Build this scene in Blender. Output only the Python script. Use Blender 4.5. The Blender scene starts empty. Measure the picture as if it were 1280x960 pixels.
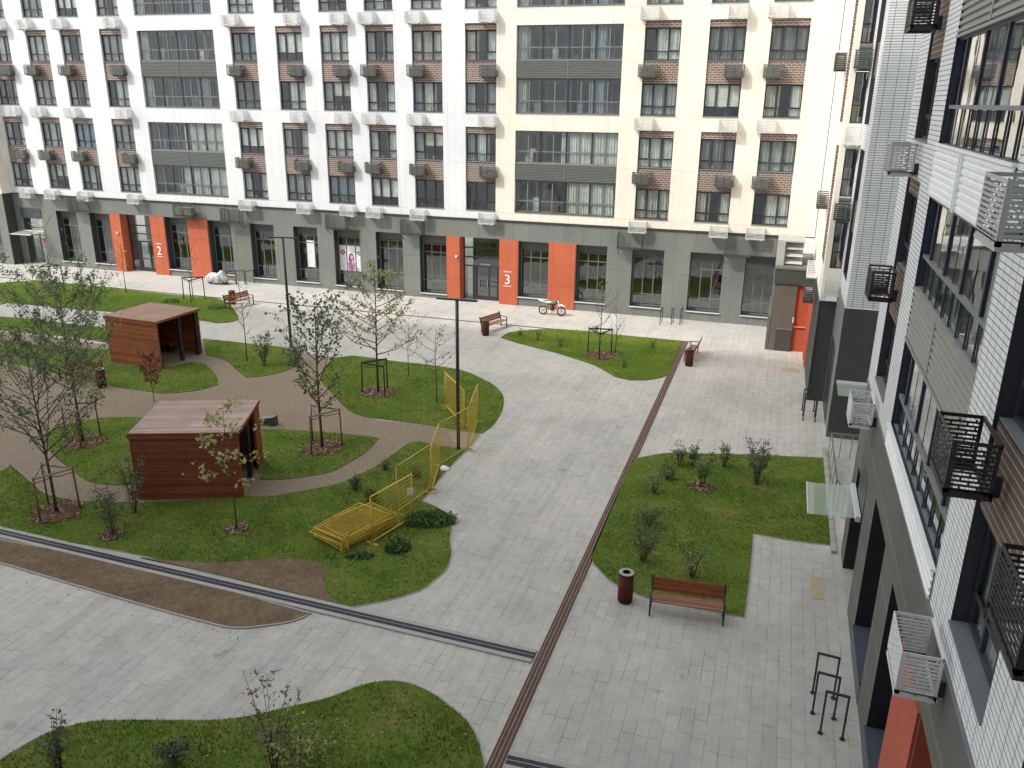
import bpy, math, random
import numpy as np
random.seed(7); RNG=np.random.default_rng(7)
sc=bpy.context.scene; COL=sc.collection
PI=math.pi
# ------------------------------------------------------------------ camera
FPX=1037.678; PIT=math.radians(18.8632); YAW=math.radians(17.5394); ROL=math.radians(.71645); H=13.2
cp,sp=math.cos(PIT),math.sin(PIT); cy,sy=math.cos(YAW),math.sin(YAW)
FW=np.array([-sy*cp,cy*cp,-sp]); R0=np.array([cy,sy,0.]); U0=np.cross(R0,FW)
RT=math.cos(ROL)*R0+math.sin(ROL)*U0; UP=-math.sin(ROL)*R0+math.cos(ROL)*U0
def G(px,py,z=0.):
    """survey helper: photo point -> place on the horizontal plane z"""
    d=(px-640)*RT-(py-480)*UP+FPX*FW; t=(z-H)/d[2]
    return (float(d[0]*t),float(d[1]*t),z)
cam=bpy.data.cameras.new('camera'); co=bpy.data.objects.new('camera',cam); COL.objects.link(co)
from mathutils import Matrix, Vector
co.matrix_world=Matrix(((RT[0],UP[0],-FW[0],0),(RT[1],UP[1],-FW[1],0),(RT[2],UP[2],-FW[2],H),(0,0,0,1)))
cam.sensor_width=36; cam.lens=FPX/1280*36; cam.clip_end=2000; cam.clip_start=.05
sc.camera=co
# ------------------------------------------------------------------ light
SUN=Vector((-.56,-.55,.75)).normalized()
w=bpy.data.worlds.new('World'); sc.world=w; w.use_nodes=True
nt=w.node_tree; bg=nt.nodes['Background']; sk=nt.nodes.new('ShaderNodeTexSky'); sk.sky_type='NISHITA'; sk.sun_disc=False
sk.sun_elevation=math.asin(SUN.z); sk.sun_rotation=math.atan2(SUN.x,SUN.y); sk.air_density=1.2; sk.dust_density=2.5
bw=nt.nodes.new('ShaderNodeRGBToBW'); nt.links.new(sk.outputs[0],bw.inputs[0])   # thin bright cloud: a whiter sky
cm=nt.nodes.new('ShaderNodeMix'); cm.data_type='RGBA'; cm.inputs[0].default_value=.80; nt.links.new(sk.outputs[0],cm.inputs[6]); 
wm=nt.nodes.new('ShaderNodeMix'); wm.data_type='RGBA'; wm.blend_type='MULTIPLY'; wm.inputs[0].default_value=1; nt.links.new(bw.outputs[0],wm.inputs[6]); wm.inputs[7].default_value=(1.04,1.0,.93,1)
nt.links.new(wm.outputs[2],cm.inputs[7]); nt.links.new(cm.outputs[2],bg.inputs[0]); bg.inputs[1].default_value=.5
sl=bpy.data.lights.new('sun','SUN'); sl.energy=2.8; sl.angle=math.radians(1.1); sl.color=(1,.95,.86)
so=bpy.data.objects.new('sun',sl); COL.objects.link(so); so.rotation_euler=(-SUN).to_track_quat('-Z','Y').to_euler(); so.location=(-20,-20,60)
sc.view_settings.view_transform='Standard'; sc.view_settings.look='None'; sc.view_settings.exposure=0
try: sc.cycles.max_bounces=6; sc.cycles.transparent_max_bounces=10
except Exception: pass
# ------------------------------------------------------------------ materials
class NT:
    def __init__(s,name):
        s.m=bpy.data.materials.new(name); s.m.use_nodes=True; s.t=s.m.node_tree; s.b=s.t.nodes['Principled BSDF']
        s.out=s.t.nodes['Material Output']
    def n(s,ty,**k):
        x=s.t.nodes.new(ty)
        for a,b in k.items():
            if a in x.inputs.keys() if isinstance(a,str) else False: x.inputs[a].default_value=b
            else: setattr(x,a,b)
        return x
    def l(s,a,b): s.t.links.new(a,b)
def noise(T,scale,detail=4,vec=None,rough=.6):
    x=T.n('ShaderNodeTexNoise'); x.inputs['Scale'].default_value=scale; x.inputs['Detail'].default_value=detail; x.inputs['Roughness'].default_value=rough
    if vec: T.l(vec,x.inputs['Vector'])
    return x.outputs['Fac']
def ramp(T,fac,stops):
    r=T.n('ShaderNodeValToRGB'); e=r.color_ramp.elements
    while len(e)<len(stops): e.new(.5)
    for i,(p,c) in enumerate(stops): e[i].position=p; e[i].color=(*c,1)
    T.l(fac,r.inputs[0]); return r.outputs[0]
def mixc(T,fac,a,b,mode='MIX'):
    x=T.n('ShaderNodeMix'); x.data_type='RGBA'; x.blend_type=mode
    for s,v in ((0,fac),(6,a),(7,b)):
        if hasattr(v,'links') or hasattr(v,'is_linked'): T.l(v,x.inputs[s])
        else: x.inputs[s].default_value=v if s==0 else (*v,1)
    return x.outputs[2]
def mul(c,k): return tuple(a*k for a in c)
def bump(T,h,st=.3,dist=.01):
    b=T.n('ShaderNodeBump'); b.inputs['Strength'].default_value=st; b.inputs['Distance'].default_value=dist
    T.l(h,b.inputs['Height']); T.l(b.outputs[0],T.b.inputs['Normal'])
def wpos(T): return T.n('ShaderNodeNewGeometry').outputs['Position']
def mat(name,c,rough=.6,metal=0,var=.18,scale=2.,bmp=.0,spec=.4):
    T=NT(name); p=wpos(T)
    f=noise(T,scale,6,p); col=ramp(T,f,[(.3,mul(c,1-var)),(.7,mul(c,1+var))])
    f2=noise(T,scale*9,3,p); col=mixc(T,.25,col,ramp(T,f2,[(.3,mul(c,1-var*1.5)),(.7,mul(c,1+var))]))
    T.l(col,T.b.inputs['Base Color']); T.b.inputs['Roughness'].default_value=rough; T.b.inputs['Metallic'].default_value=metal
    T.b.inputs['Specular IOR Level'].default_value=spec
    if bmp: bump(T,f2,bmp)
    return T.m
def brickmat(name,c1,c2,mortar,bw,bh,ms,offset=.5,axis='xz',rough=.7,stain=.12,bst=.4,rot=0.):
    """brick or tile texture laid out in metres on the wall's own plane"""
    T=NT(name); p=wpos(T); s=T.n('ShaderNodeSeparateXYZ'); T.l(p,s.inputs[0]); cm=T.n('ShaderNodeCombineXYZ')
    if axis=='wall':   # u = x+y : right for walls facing -y or -x
        a=T.n('ShaderNodeMath'); a.operation='ADD'; T.l(s.outputs[0],a.inputs[0]); T.l(s.outputs[1],a.inputs[1]); T.l(a.outputs[0],cm.inputs[0]); T.l(s.outputs[2],cm.inputs[1])
    else: T.l(s.outputs['XYZ'.index(axis[0].upper())],cm.inputs[0]); T.l(s.outputs['XYZ'.index(axis[1].upper())],cm.inputs[1])
    v=cm.outputs[0]
    b=T.n('ShaderNodeTexBrick'); b.offset=offset; b.squash=1; T.l(v,b.inputs['Vector'])
    b.inputs['Scale'].default_value=1; b.inputs['Brick Width'].default_value=bw; b.inputs['Row Height'].default_value=bh
    b.inputs['Mortar Size'].default_value=ms; b.inputs['Mortar Smooth'].default_value=.15; b.inputs['Bias'].default_value=0
    b.inputs['Color1'].default_value=(*c1,1); b.inputs['Color2'].default_value=(*c2,1); b.inputs['Mortar'].default_value=(*mortar,1)
    f=noise(T,.35,6,p); col=mixc(T,1.,b.outputs['Color'],ramp(T,f,[(.3,(1-stain,)*3),(.7,(1+stain*.3,)*3)]),'MULTIPLY')
    f2=noise(T,14,4,p); col=mixc(T,1.,col,ramp(T,f2,[(.25,(.9,)*3),(.75,(1.06,)*3)]),'MULTIPLY')
    sm=T.n('ShaderNodeMapping'); T.l(p,sm.inputs[0]); sm.inputs['Scale'].default_value=(3.,3.,.16); f4=noise(T,1.,6,sm.outputs[0],.7); col=mixc(T,1.,col,ramp(T,f4,[(.30,(.92,.915,.905)),(.55,(1,1,1))]),'MULTIPLY')
    T.l(col,T.b.inputs['Base Color']); T.b.inputs['Roughness'].default_value=rough; T.b.inputs['Specular IOR Level'].default_value=.3
    if bst: bump(T,b.outputs['Fac'],-bst,.01)
    return T.m
def glassmat(name,tint=(.80,.84,.82),refl=.10,dirt=.0):
    T=NT(name); t=T.t; t.nodes.remove(T.b)
    tr=T.n('ShaderNodeBsdfTransparent'); tr.inputs[0].default_value=(*tint,1)
    gl=T.n('ShaderNodeBsdfGlossy'); gl.inputs['Roughness'].default_value=.02; gl.inputs['Color'].default_value=(.95,.97,1,1)
    nz=T.n('ShaderNodeTexNoise'); nz.inputs['Scale'].default_value=.9; T.l(wpos(T),nz.inputs['Vector'])
    bp=T.n('ShaderNodeBump'); bp.inputs['Strength'].default_value=.06; bp.inputs['Distance'].default_value=.1; T.l(nz.outputs['Fac'],bp.inputs['Height']); T.l(bp.outputs[0],gl.inputs['Normal'])
    lw=T.n('ShaderNodeLayerWeight'); lw.inputs[0].default_value=.5; pw=T.n('ShaderNodeMath'); pw.operation='POWER'; T.l(lw.outputs['Facing'],pw.inputs[0]); pw.inputs[1].default_value=4
    ad=T.n('ShaderNodeMath'); ad.operation='MULTIPLY_ADD'; ad.use_clamp=True; T.l(pw.outputs[0],ad.inputs[0]); ad.inputs[1].default_value=.85; ad.inputs[2].default_value=refl+.04
    mx=T.n('ShaderNodeMixShader'); T.l(ad.outputs[0],mx.inputs[0]); T.l(tr.outputs[0],mx.inputs[1]); T.l(gl.outputs[0],mx.inputs[2])
    if dirt:
        df=T.n('ShaderNodeBsdfDiffuse'); df.inputs[0].default_value=(.55,.62,.58,1); m2=T.n('ShaderNodeMixShader'); m2.inputs[0].default_value=dirt
        T.l(mx.outputs[0],m2.inputs[1]); T.l(df.outputs[0],m2.inputs[2]); T.l(m2.outputs[0],T.out.inputs[0])
    else: T.l(mx.outputs[0],T.out.inputs[0])
    return T.m
M={}
M['white']=brickmat('white_panel',(.72,.74,.77),(.69,.71,.75),(.55,.56,.58),3.55,3.08,.012,offset=0,axis='xz',stain=.06,bst=.1)
M['beige']=brickmat('beige_panel',(.79,.75,.67),(.77,.73,.65),(.55,.50,.42),3.55,3.08,.012,offset=0,axis='xz',stain=.06,bst=.1)
M['beige2']=mat('beige_render',(.82,.77,.67),.7,var=.05)
M['grey']=brickmat('grey_cladding',(.20,.212,.20),(.185,.197,.187),(.12,.125,.12),1.2,2.9,.012,offset=0,axis='wall',stain=.16,bst=.15)
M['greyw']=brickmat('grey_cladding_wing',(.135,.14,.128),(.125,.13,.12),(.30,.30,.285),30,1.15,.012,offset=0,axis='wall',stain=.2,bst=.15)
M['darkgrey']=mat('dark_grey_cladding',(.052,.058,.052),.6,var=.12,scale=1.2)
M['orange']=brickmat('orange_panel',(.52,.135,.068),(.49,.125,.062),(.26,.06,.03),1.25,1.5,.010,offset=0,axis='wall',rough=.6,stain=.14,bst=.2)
M['orangew']=mat('orange_panel_shaded',(.40,.085,.045),.5,var=.14,scale=1.,spec=.3)  # deeper copy of the orange, with the wing's shade put into its colour
M['brick']=brickmat('brown_brick',(.19,.125,.105),(.15,.10,.085),(.50,.45,.41),.30,.13,.014,axis='xz',stain=.15)
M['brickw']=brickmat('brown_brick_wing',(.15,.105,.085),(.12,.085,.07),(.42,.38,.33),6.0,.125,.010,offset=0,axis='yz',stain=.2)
M['tile']=brickmat('white_tile',(.76,.79,.80),(.71,.74,.755),(.15,.16,.17),.33,.10,.009,offset=0,axis='yz',stain=.1)
M['tilef']=brickmat('white_tile_face',(.76,.79,.80),(.71,.74,.755),(.15,.16,.17),.39,.092,.011,offset=0,axis='xz',stain=.1)
M['frame']=mat('window_frame',(.032,.035,.045),.45,var=.1)
M['framel']=mat('grey_frame',(.16,.18,.19),.45,var=.1)
M['navy']=mat('dark_blue_metal',(.025,.028,.05),.4,var=.1)
M['sill']=mat('grey_sill',(.16,.17,.19),.5,var=.1)
M['sillw']=mat('pale_sill',(.6,.62,.63),.5,var=.05)
M['reveal']=mat('near_black_reveal_cladding',(.014,.016,.022),.5,var=.1)  # near-black lining of the wing's recessed openings
M['bluegrey']=mat('blue_grey_panel',(.06,.075,.10),.4,var=.1)
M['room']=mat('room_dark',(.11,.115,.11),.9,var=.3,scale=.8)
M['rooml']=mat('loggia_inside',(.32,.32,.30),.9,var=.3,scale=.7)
M['louvre']=mat('grey_louvre',(.14,.15,.145),.5,var=.08)
M['louvrew']=mat('wing_grey_louvre',(.27,.27,.25),.5,var=.08)
M['louvrewhite']=mat('white_louvre',(.78,.81,.81),.5,var=.05)
for k,c in dict(a=(.62,.63,.61),b=(.38,.40,.40),c=(.50,.47,.40),d=(.25,.30,.33),e=(.20,.21,.20),f=(.30,.42,.55)).items(): M['cur_'+k]=mat('curtain_'+k,c,.9,var=.25,scale=3)
M['glass']=glassmat('window_glass',(.88,.93,.91),.15); M['glassn']=glassmat('near_window_glass',(.72,.79,.76),.22)
M['shop']=glassmat('shop_glass',(.5,.56,.54),.16)
M['canglass']=glassmat('frosted_canopy_glass',(.78,.86,.80),.05,.38)
M['acw']=mat('white_cage_paint',(.66,.67,.67),.5,var=.06)
M['acg']=mat('grey_cage_paint',(.075,.08,.075),.5,var=.1)
M['acd']=mat('black_cage_paint',(.028,.024,.028),.45,var=.1)
M['acm']=mat('mid_grey_cage_paint',(.42,.43,.43),.5,var=.08)
M['acdw']=mat('pale_grey_cage_paint',(.47,.48,.48),.5,var=.06)
# ground
def pavemat(name,base,ax='yx',shift=(0,0),bw=.6,bh=.3):
    T=NT(name); p=wpos(T); mp=T.n('ShaderNodeMapping'); T.l(p,mp.inputs[0]); mp.inputs['Rotation'].default_value=(0,0,PI/2); mp.inputs['Location'].default_value=(shift[0],shift[1],0)
    nz=T.n('ShaderNodeTexNoise'); nz.inputs['Scale'].default_value=3; T.l(p,nz.inputs['Vector'])
    ma=T.n('ShaderNodeVectorMath'); ma.operation='MULTIPLY_ADD'; T.l(nz.outputs['Color'],ma.inputs[0]); ma.inputs[1].default_value=(.018,.018,0); T.l(mp.outputs[0],ma.inputs[2])
    b=T.n('ShaderNodeTexBrick'); b.offset=.5; b.offset_frequency=2; b.squash=1.35; b.squash_frequency=3; T.l(ma.outputs[0],b.inputs['Vector'])
    for k,v in (('Scale',1),('Brick Width',bw),('Row Height',bh),('Mortar Size',.0075),('Mortar Smooth',.3),('Bias',0)): b.inputs[k].default_value=v
    b.inputs['Color1'].default_value=(*mul(base,1.05),1); b.inputs['Color2'].default_value=(*mul(base,.92),1); b.inputs['Mortar'].default_value=(*mul(base,.34),1)
    # joints fade in and out with sand in them
    f3=noise(T,1.1,5,p); plain=mixc(T,1.,b.outputs['Color'],(1,1,1),'MULTIPLY')
    sand=ramp(T,f3,[(.36,(0,0,0)),(.60,(1,1,1))]); sm=T.n('ShaderNodeMath'); sm.operation='MULTIPLY'; T.l(sand,sm.inputs[0]); sm.inputs[1].default_value=.85
    col=mixc(T,sm.outputs[0],plain,mul(base,1.0))
    f=noise(T,.22,7,p,.65); col=mixc(T,1.,col,ramp(T,f,[(.3,(.80,.80,.81)),(.5,(.98,.98,.97)),(.72,(1.12,1.10,1.05))]),'MULTIPLY')
    f2=noise(T,2.6,8,p,.7); col=mixc(T,1.,col,ramp(T,f2,[(.3,(.86,.86,.86)),(.7,(1.08,1.08,1.07))]),'MULTIPLY')
    f4=noise(T,45,3,p); col=mixc(T,1.,col,ramp(T,f4,[(.3,(.9,.9,.9)),(.7,(1.07,1.07,1.07))]),'MULTIPLY')
    mt=T.n('ShaderNodeMapping'); T.l(p,mt.inputs[0]); mt.inputs['Scale'].default_value=(1.3,.10,1); mt.inputs['Rotation'].default_value=(0,0,.12); f6=noise(T,1.,6,mt.outputs[0],.65); col=mixc(T,1.,col,ramp(T,f6,[(.30,(.86,.86,.87)),(.48,(1,1,1)),(.72,(1.05,1.04,1.03))]),'MULTIPLY')
    f7=noise(T,1.7,2,p,.4); col=mixc(T,1.,col,ramp(T,f7,[(.22,(.74,.73,.72)),(.30,(1,1,1))]),'MULTIPLY')
    f5=noise(T,.55,5,p,.6); col=mixc(T,1.,col,ramp(T,f5,[(.5,(1,1,1)),(.68,(1.02,1.0,.96)),(.8,(1.06,1.03,.96))]),'MULTIPLY')
    T.l(col,T.b.inputs['Base Color']); T.b.inputs['Roughness'].default_value=.75; T.b.inputs['Specular IOR Level'].default_value=.3
    bump(T,b.outputs['Fac'],-.16,.006); return T.m
M['pave']=pavemat('concrete_pavers',(.47,.465,.45))
M['yslab']=mat('yellow_paver',(.42,.36,.24),.8,var=.1)
def soft(name,stops,scales=(.6,5,40),rough=.95,bst=.5,bd=.03):
    T=NT(name); p=wpos(T); f=noise(T,scales[0],6,p,.65); col=ramp(T,f,stops)
    f2=noise(T,scales[1],6,p,.7); col=mixc(T,1.,col,ramp(T,f2,[(.3,(.68,.68,.66)),(.7,(1.22,1.22,1.18))]),'MULTIPLY')
    f3=noise(T,scales[2],3,p); col=mixc(T,1.,col,ramp(T,f3,[(.3,(.7,.7,.7)),(.7,(1.28,1.28,1.25))]),'MULTIPLY')
    T.l(col,T.b.inputs['Base Color']); T.b.inputs['Roughness'].default_value=rough; T.b.inputs['Specular IOR Level'].default_value=.1
    bump(T,f3,bst,bd); return T.m
M['lawn']=soft('lawn_turf',[(.28,(.060,.115,.018)),(.44,(.095,.150,.024)),(.6,(.130,.170,.036)),(.72,(.185,.170,.07)),(.80,(.19,.14,.09))])
M['lawnL']=soft('lawn_turf_bright',[(.30,(.070,.125,.016)),(.5,(.100,.160,.022)),(.75,(.14,.175,.036))])
M['blade']=soft('grass_blades',[(.26,(.078,.140,.020)),(.40,(.135,.205,.034)),(.54,(.185,.240,.050)),(.66,(.26,.265,.09)),(.78,(.35,.30,.15))],(.7,3,12),.8,0)
M['soil']=soft('bare_soil',[(.3,(.13,.092,.062)),(.5,(.175,.125,.088)),(.7,(.215,.165,.115))],(.8,6,50))
M['brownpave']=soft('brown_resin_path',[(.3,(.235,.19,.152)),(.7,(.27,.22,.178))],(.3,8,90),.85,.15,.005)
M['mulch']=soft('bark_mulch',[(.3,(.09,.045,.032)),(.5,(.17,.095,.07)),(.7,(.28,.19,.15))],(14,28,70),.95,.8,.03)
M['kerb']=mat('pale_edging',(.33,.32,.29),.8,var=.15,scale=4)
M['corten']=mat('brown_rail',(.085,.042,.034),.7,var=.25,scale=6)
M['cortenl']=mat('brown_rail_edge',(.30,.22,.19),.6,var=.2,scale=6)
M['drain']=mat('drain_grating',(.030,.032,.048),.5,var=.3,scale=9)
M['drainw']=mat('drain_concrete',(.36,.36,.35),.8,var=.12,scale=3)
def woodmat(name,c,plank,axis,rough=.65,vary=.22):
    T=NT(name); p=T.n('ShaderNodeTexCoord').outputs['Object']; s=T.n('ShaderNodeSeparateXYZ'); T.l(p,s.inputs[0])
    a=T.n('ShaderNodeMath'); a.operation='DIVIDE'; T.l(s.outputs['XYZ'.index(axis)],a.inputs[0]); a.inputs[1].default_value=plank
    fl=T.n('ShaderNodeMath'); fl.operation='FLOOR'; T.l(a.outputs[0],fl.inputs[0])
    wn=T.n('ShaderNodeTexWhiteNoise'); wn.noise_dimensions='1D'; T.l(fl.outputs[0],wn.inputs['W'])
    col=ramp(T,wn.outputs['Value'],[(0,mul(c,1-vary)),(1,mul(c,1+vary))])
    fr=T.n('ShaderNodeMath'); fr.operation='FRACT'; T.l(a.outputs[0],fr.inputs[0])
    gap=ramp(T,fr.outputs[0],[(0,(.25,)*3),(.08,(1,)*3),(.92,(1,)*3),(1,(.25,)*3)]); col=mixc(T,1.,col,gap,'MULTIPLY')
    mp=T.n('ShaderNodeMapping'); T.l(p,mp.inputs[0]); sc_={'X':(30,2,2),'Y':(2,30,2),'Z':(2,2,30)}[axis]; mp.inputs['Scale'].default_value=sc_
    f=noise(T,1.,5,mp.outputs[0]); col=mixc(T,1.,col,ramp(T,f,[(.3,(.72,)*3),(.7,(1.25,)*3)]),'MULTIPLY')
    f2=noise(T,.9,4,p); col=mixc(T,1.,col,ramp(T,f2,[(.3,(.82,)*3),(.7,(1.12,)*3)]),'MULTIPLY')
    T.l(col,T.b.inputs['Base Color']); T.b.inputs['Roughness'].default_value=rough; T.b.inputs['Specular IOR Level'].default_value=.25
    bump(T,gap,.3,.01); return T.m
M['wood']=woodmat('red_brown_planks',(.24,.066,.032),.12,'Z')
M['wood2']=woodmat('orange_brown_planks',(.31,.105,.045),.12,'Z')
M['roofx']=woodmat('weathered_roof_planks',(.43,.32,.27),.10,'Y',.5,.22)
M['roofx2']=woodmat('pale_brown_roof_planks',(.38,.25,.19),.105,'Y',.6,.1)
M['bench']=woodmat('bench_slats',(.24,.072,.030),.1,'Z')
M['benchs']=woodmat('bench_seat_slats',(.34,.16,.11),.11,'Y')
M['binw']=woodmat('bin_slats',(.16,.042,.022),9,'Z')
M['post']=mat('stake_wood',(.17,.095,.055),.8,var=.25,scale=6)
M['postp']=mat('pale_stake_wood',(.36,.28,.2),.8,var=.2,scale=6)
M['postd']=mat('dark_post',(.03,.02,.02),.7,var=.2)
M['black']=mat('black_metal',(.018,.018,.022),.4,var=.2)
M['lamp']=mat('dark_pole_paint',(.035,.033,.045),.4,var=.15)
M['steel']=mat('grey_steel',(.30,.31,.32),.35,.6,var=.1)
M['yellow']=mat('yellow_paint',(.64,.45,.06),.5,var=.22,scale=5)
M['yellowd']=mat('dull_yellow_paint',(.55,.40,.06),.5,var=.3,scale=5)
M['bark']=mat('bark',(.085,.058,.046),.9,var=.35,scale=12)
M['barkr']=mat('reddish_bark',(.10,.045,.035),.9,var=.3,scale=12)
def leaf(name,c,var=.45):
    T=NT(name); p=wpos(T); f=noise(T,2.2,3,p); f2=noise(T,31,2,p)
    col=mixc(T,.5,ramp(T,f,[(.3,mul(c,1-var)),(.7,mul(c,1+var))]),ramp(T,f2,[(.3,mul(c,1-var)),(.7,mul(c,1+var))]))
    T.l(col,T.b.inputs['Base Color']); T.b.inputs['Roughness'].default_value=.55
    tl=T.n('ShaderNodeBsdfTranslucent'); T.l(col,tl.inputs[0]); mx=T.n('ShaderNodeMixShader'); mx.inputs[0].default_value=.3
    T.l(T.b.outputs[0],mx.inputs[1]); T.l(tl.outputs[0],mx.inputs[2]); T.l(mx.outputs[0],T.out.inputs[0]); return T.m
M['lf_green']=leaf('leaf_green',(.10,.165,.055)); M['lf_mid']=leaf('leaf_grey_green',(.165,.205,.11)); M['lf_pale']=leaf('leaf_pale_green',(.29,.33,.14))
M['lf_dark']=leaf('leaf_dark_green',(.085,.115,.060)); M['lf_yel']=leaf('leaf_yellow_green',(.42,.40,.14)); M['lf_red']=leaf('leaf_wine_red',(.20,.055,.05)); M['lf_or']=leaf('leaf_orange',(.32,.12,.05))
M['lf_bri']=leaf('leaf_bright_green',(.05,.13,.02))
M['plastic_white']=mat('white_cover',(.72,.73,.74),.55,var=.05); M['tyre']=mat('rubber',(.02,.02,.02),.8); M['teal']=mat('green_plastic',(.03,.19,.13),.35,var=.1)
M['red']=mat('red_plastic',(.35,.03,.03),.4); M['pink']=mat('poster_purple',(.35,.10,.30),.6,var=.1); M['poster']=mat('poster_white',(.78,.78,.80),.6,var=.03); M['skin']=mat('poster_skin',(.62,.42,.40),.6,var=.05); M['magenta']=mat('poster_magenta',(.42,.05,.22),.6,var=.05); M['lilac']=mat('poster_lilac',(.50,.28,.55),.6,var=.15,scale=5); M['hair']=mat('poster_brown',(.09,.04,.05),.6); M['cover']=mat('crumpled_cover',(.50,.51,.54),.6,var=.22,scale=3)
M['orangel']=mat('orange_ledge',(.62,.25,.14),.5,var=.05)
M['taupe']=mat('taupe_panel',(.12,.11,.09),.35,var=.12,scale=.7)
M['redposter']=mat('red_notice',(.60,.10,.08),.6)
M['oc']=mat('ochre_stain',(.3,.24,.17),.9,var=.2)
M['green_toy']=mat('green_item',(.08,.45,.12),.5); M['yellow_toy']=mat('yellow_item',(.6,.45,.05),.5)
# ------------------------------------------------------------------ mesh helpers
class MB:
    def __init__(s): s.v=[]; s.f=[]; s.m=[]; s.mats=[]; s.sm=[]
    def mi(s,k):
        if k not in s.mats: s.mats.append(k)
        return s.mats.index(k)
    def quad(s,a,b,c,d,k):
        n=len(s.v); s.v+= [a,b,c,d]; s.f.append((n,n+1,n+2,n+3)); s.m.append(s.mi(k)); s.sm.append(False)
    def poly(s,pts,k):
        n=len(s.v); s.v+=list(pts); s.f.append(tuple(range(n,n+len(pts)))); s.m.append(s.mi(k)); s.sm.append(False)
    def box(s,x0,x1,y0,y1,z0,z1,k):
        if x0>x1:x0,x1=x1,x0
        if y0>y1:y0,y1=y1,y0
        if z0>z1:z0,z1=z1,z0
        n=len(s.v); s.v+=[(x0,y0,z0),(x1,y0,z0),(x1,y1,z0),(x0,y1,z0),(x0,y0,z1),(x1,y0,z1),(x1,y1,z1),(x0,y1,z1)]
        for q in ((0,3,2,1),(4,5,6,7),(0,1,5,4),(1,2,6,5),(2,3,7,6),(3,0,4,7)): s.f.append(tuple(n+i for i in q)); s.m.append(s.mi(k)); s.sm.append(False)
    def obox(s,p,q,w,h,k,up=(0,0,1)):
        """bar from p to q with rectangular section w (side) x h (up)"""
        p=np.array(p,float);q=np.array(q,float);d=q-p;L=np.linalg.norm(d)
        if L<1e-6: return
        d/=L;u=np.array(up,float)
        if abs(d@u)>.98:u=np.array((1.,0,0))
        a=np.cross(d,u);a/=np.linalg.norm(a);b=np.cross(a,d);n=len(s.v)
        for e in (p,q):
            for i,j in ((-1,-1),(1,-1),(1,1),(-1,1)): s.v.append(tuple(e+a*i*w/2+b*j*h/2))
        for qd in ((0,1,2,3),(7,6,5,4),(0,4,5,1),(1,5,6,2),(2,6,7,3),(3,7,4,0)): s.f.append(tuple(n+i for i in qd)); s.m.append(s.mi(k)); s.sm.append(False)
    def tube(s,pts,rad,k,n=8,cap=True):
        pts=[np.array(p,float) for p in pts]; N=len(pts)
        if not hasattr(rad,'__len__'): rad=[rad]*N
        base=len(s.v); pa=None
        for i,p in enumerate(pts):
            d=pts[min(i+1,N-1)]-pts[max(i-1,0)]; L=np.linalg.norm(d); d=d/L if L>1e-9 else np.array((0,0,1.))
            if pa is None:
                r=np.array((1.,0,0)) if abs(d[0])<.9 else np.array((0,1.,0)); pa=np.cross(d,r)
            a=pa-d*(pa@d); a/=np.linalg.norm(a)+1e-12; pa=a; b=np.cross(d,a)
            for j in range(n):
                t=2*PI*j/n; s.v.append(tuple(p+(a*math.cos(t)+b*math.sin(t))*rad[i]))
        for i in range(N-1):
            for j in range(n):
                j2=(j+1)%n; s.f.append((base+i*n+j,base+i*n+j2,base+(i+1)*n+j2,base+(i+1)*n+j)); s.m.append(s.mi(k)); s.sm.append(True)
        if cap:
            s.f.append(tuple(base+j for j in reversed(range(n)))); s.m.append(s.mi(k)); s.sm.append(False)
            s.f.append(tuple(base+(N-1)*n+j for j in range(n))); s.m.append(s.mi(k)); s.sm.append(False)
    def mesh(s,name):
        me=bpy.data.meshes.new(name); me.from_pydata([tuple(map(float,v)) for v in s.v],[],s.f)
        for k in s.mats: me.materials.append(M[k])
        me.polygons.foreach_set('material_index',s.m); me.polygons.foreach_set('use_smooth',s.sm); me.update(); return me
    def build(s,name,parent=None,loc=(0,0,0),rz=0,bevel=0):
        return obj(name,s.mesh(name),parent,loc,rz,bevel)
def obj(name,me,parent=None,loc=(0,0,0),rz=0,bevel=0):
    o=bpy.data.objects.new(name,me); COL.objects.link(o); o.location=loc; o.rotation_euler=(0,0,rz)
    if parent: o.parent=parent
    if bevel:
        b=o.modifiers.new('bevel','BEVEL'); b.width=bevel; b.segments=2; b.limit_method='ANGLE'
    return o
def tag(o,label,cat,group=None):
    o['label']=label; o['category']=cat
    if group: o['group']=group
    return o
def thing(name,label,cat,loc=(0,0,0),rz=0,group=None):
    o=bpy.data.objects.new(name,None); COL.objects.link(o); o.location=loc; o.rotation_euler=(0,0,rz); o.empty_display_size=.2
    return tag(o,label,cat,group)
def struct(o): o['kind']='structure'; return o
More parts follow.
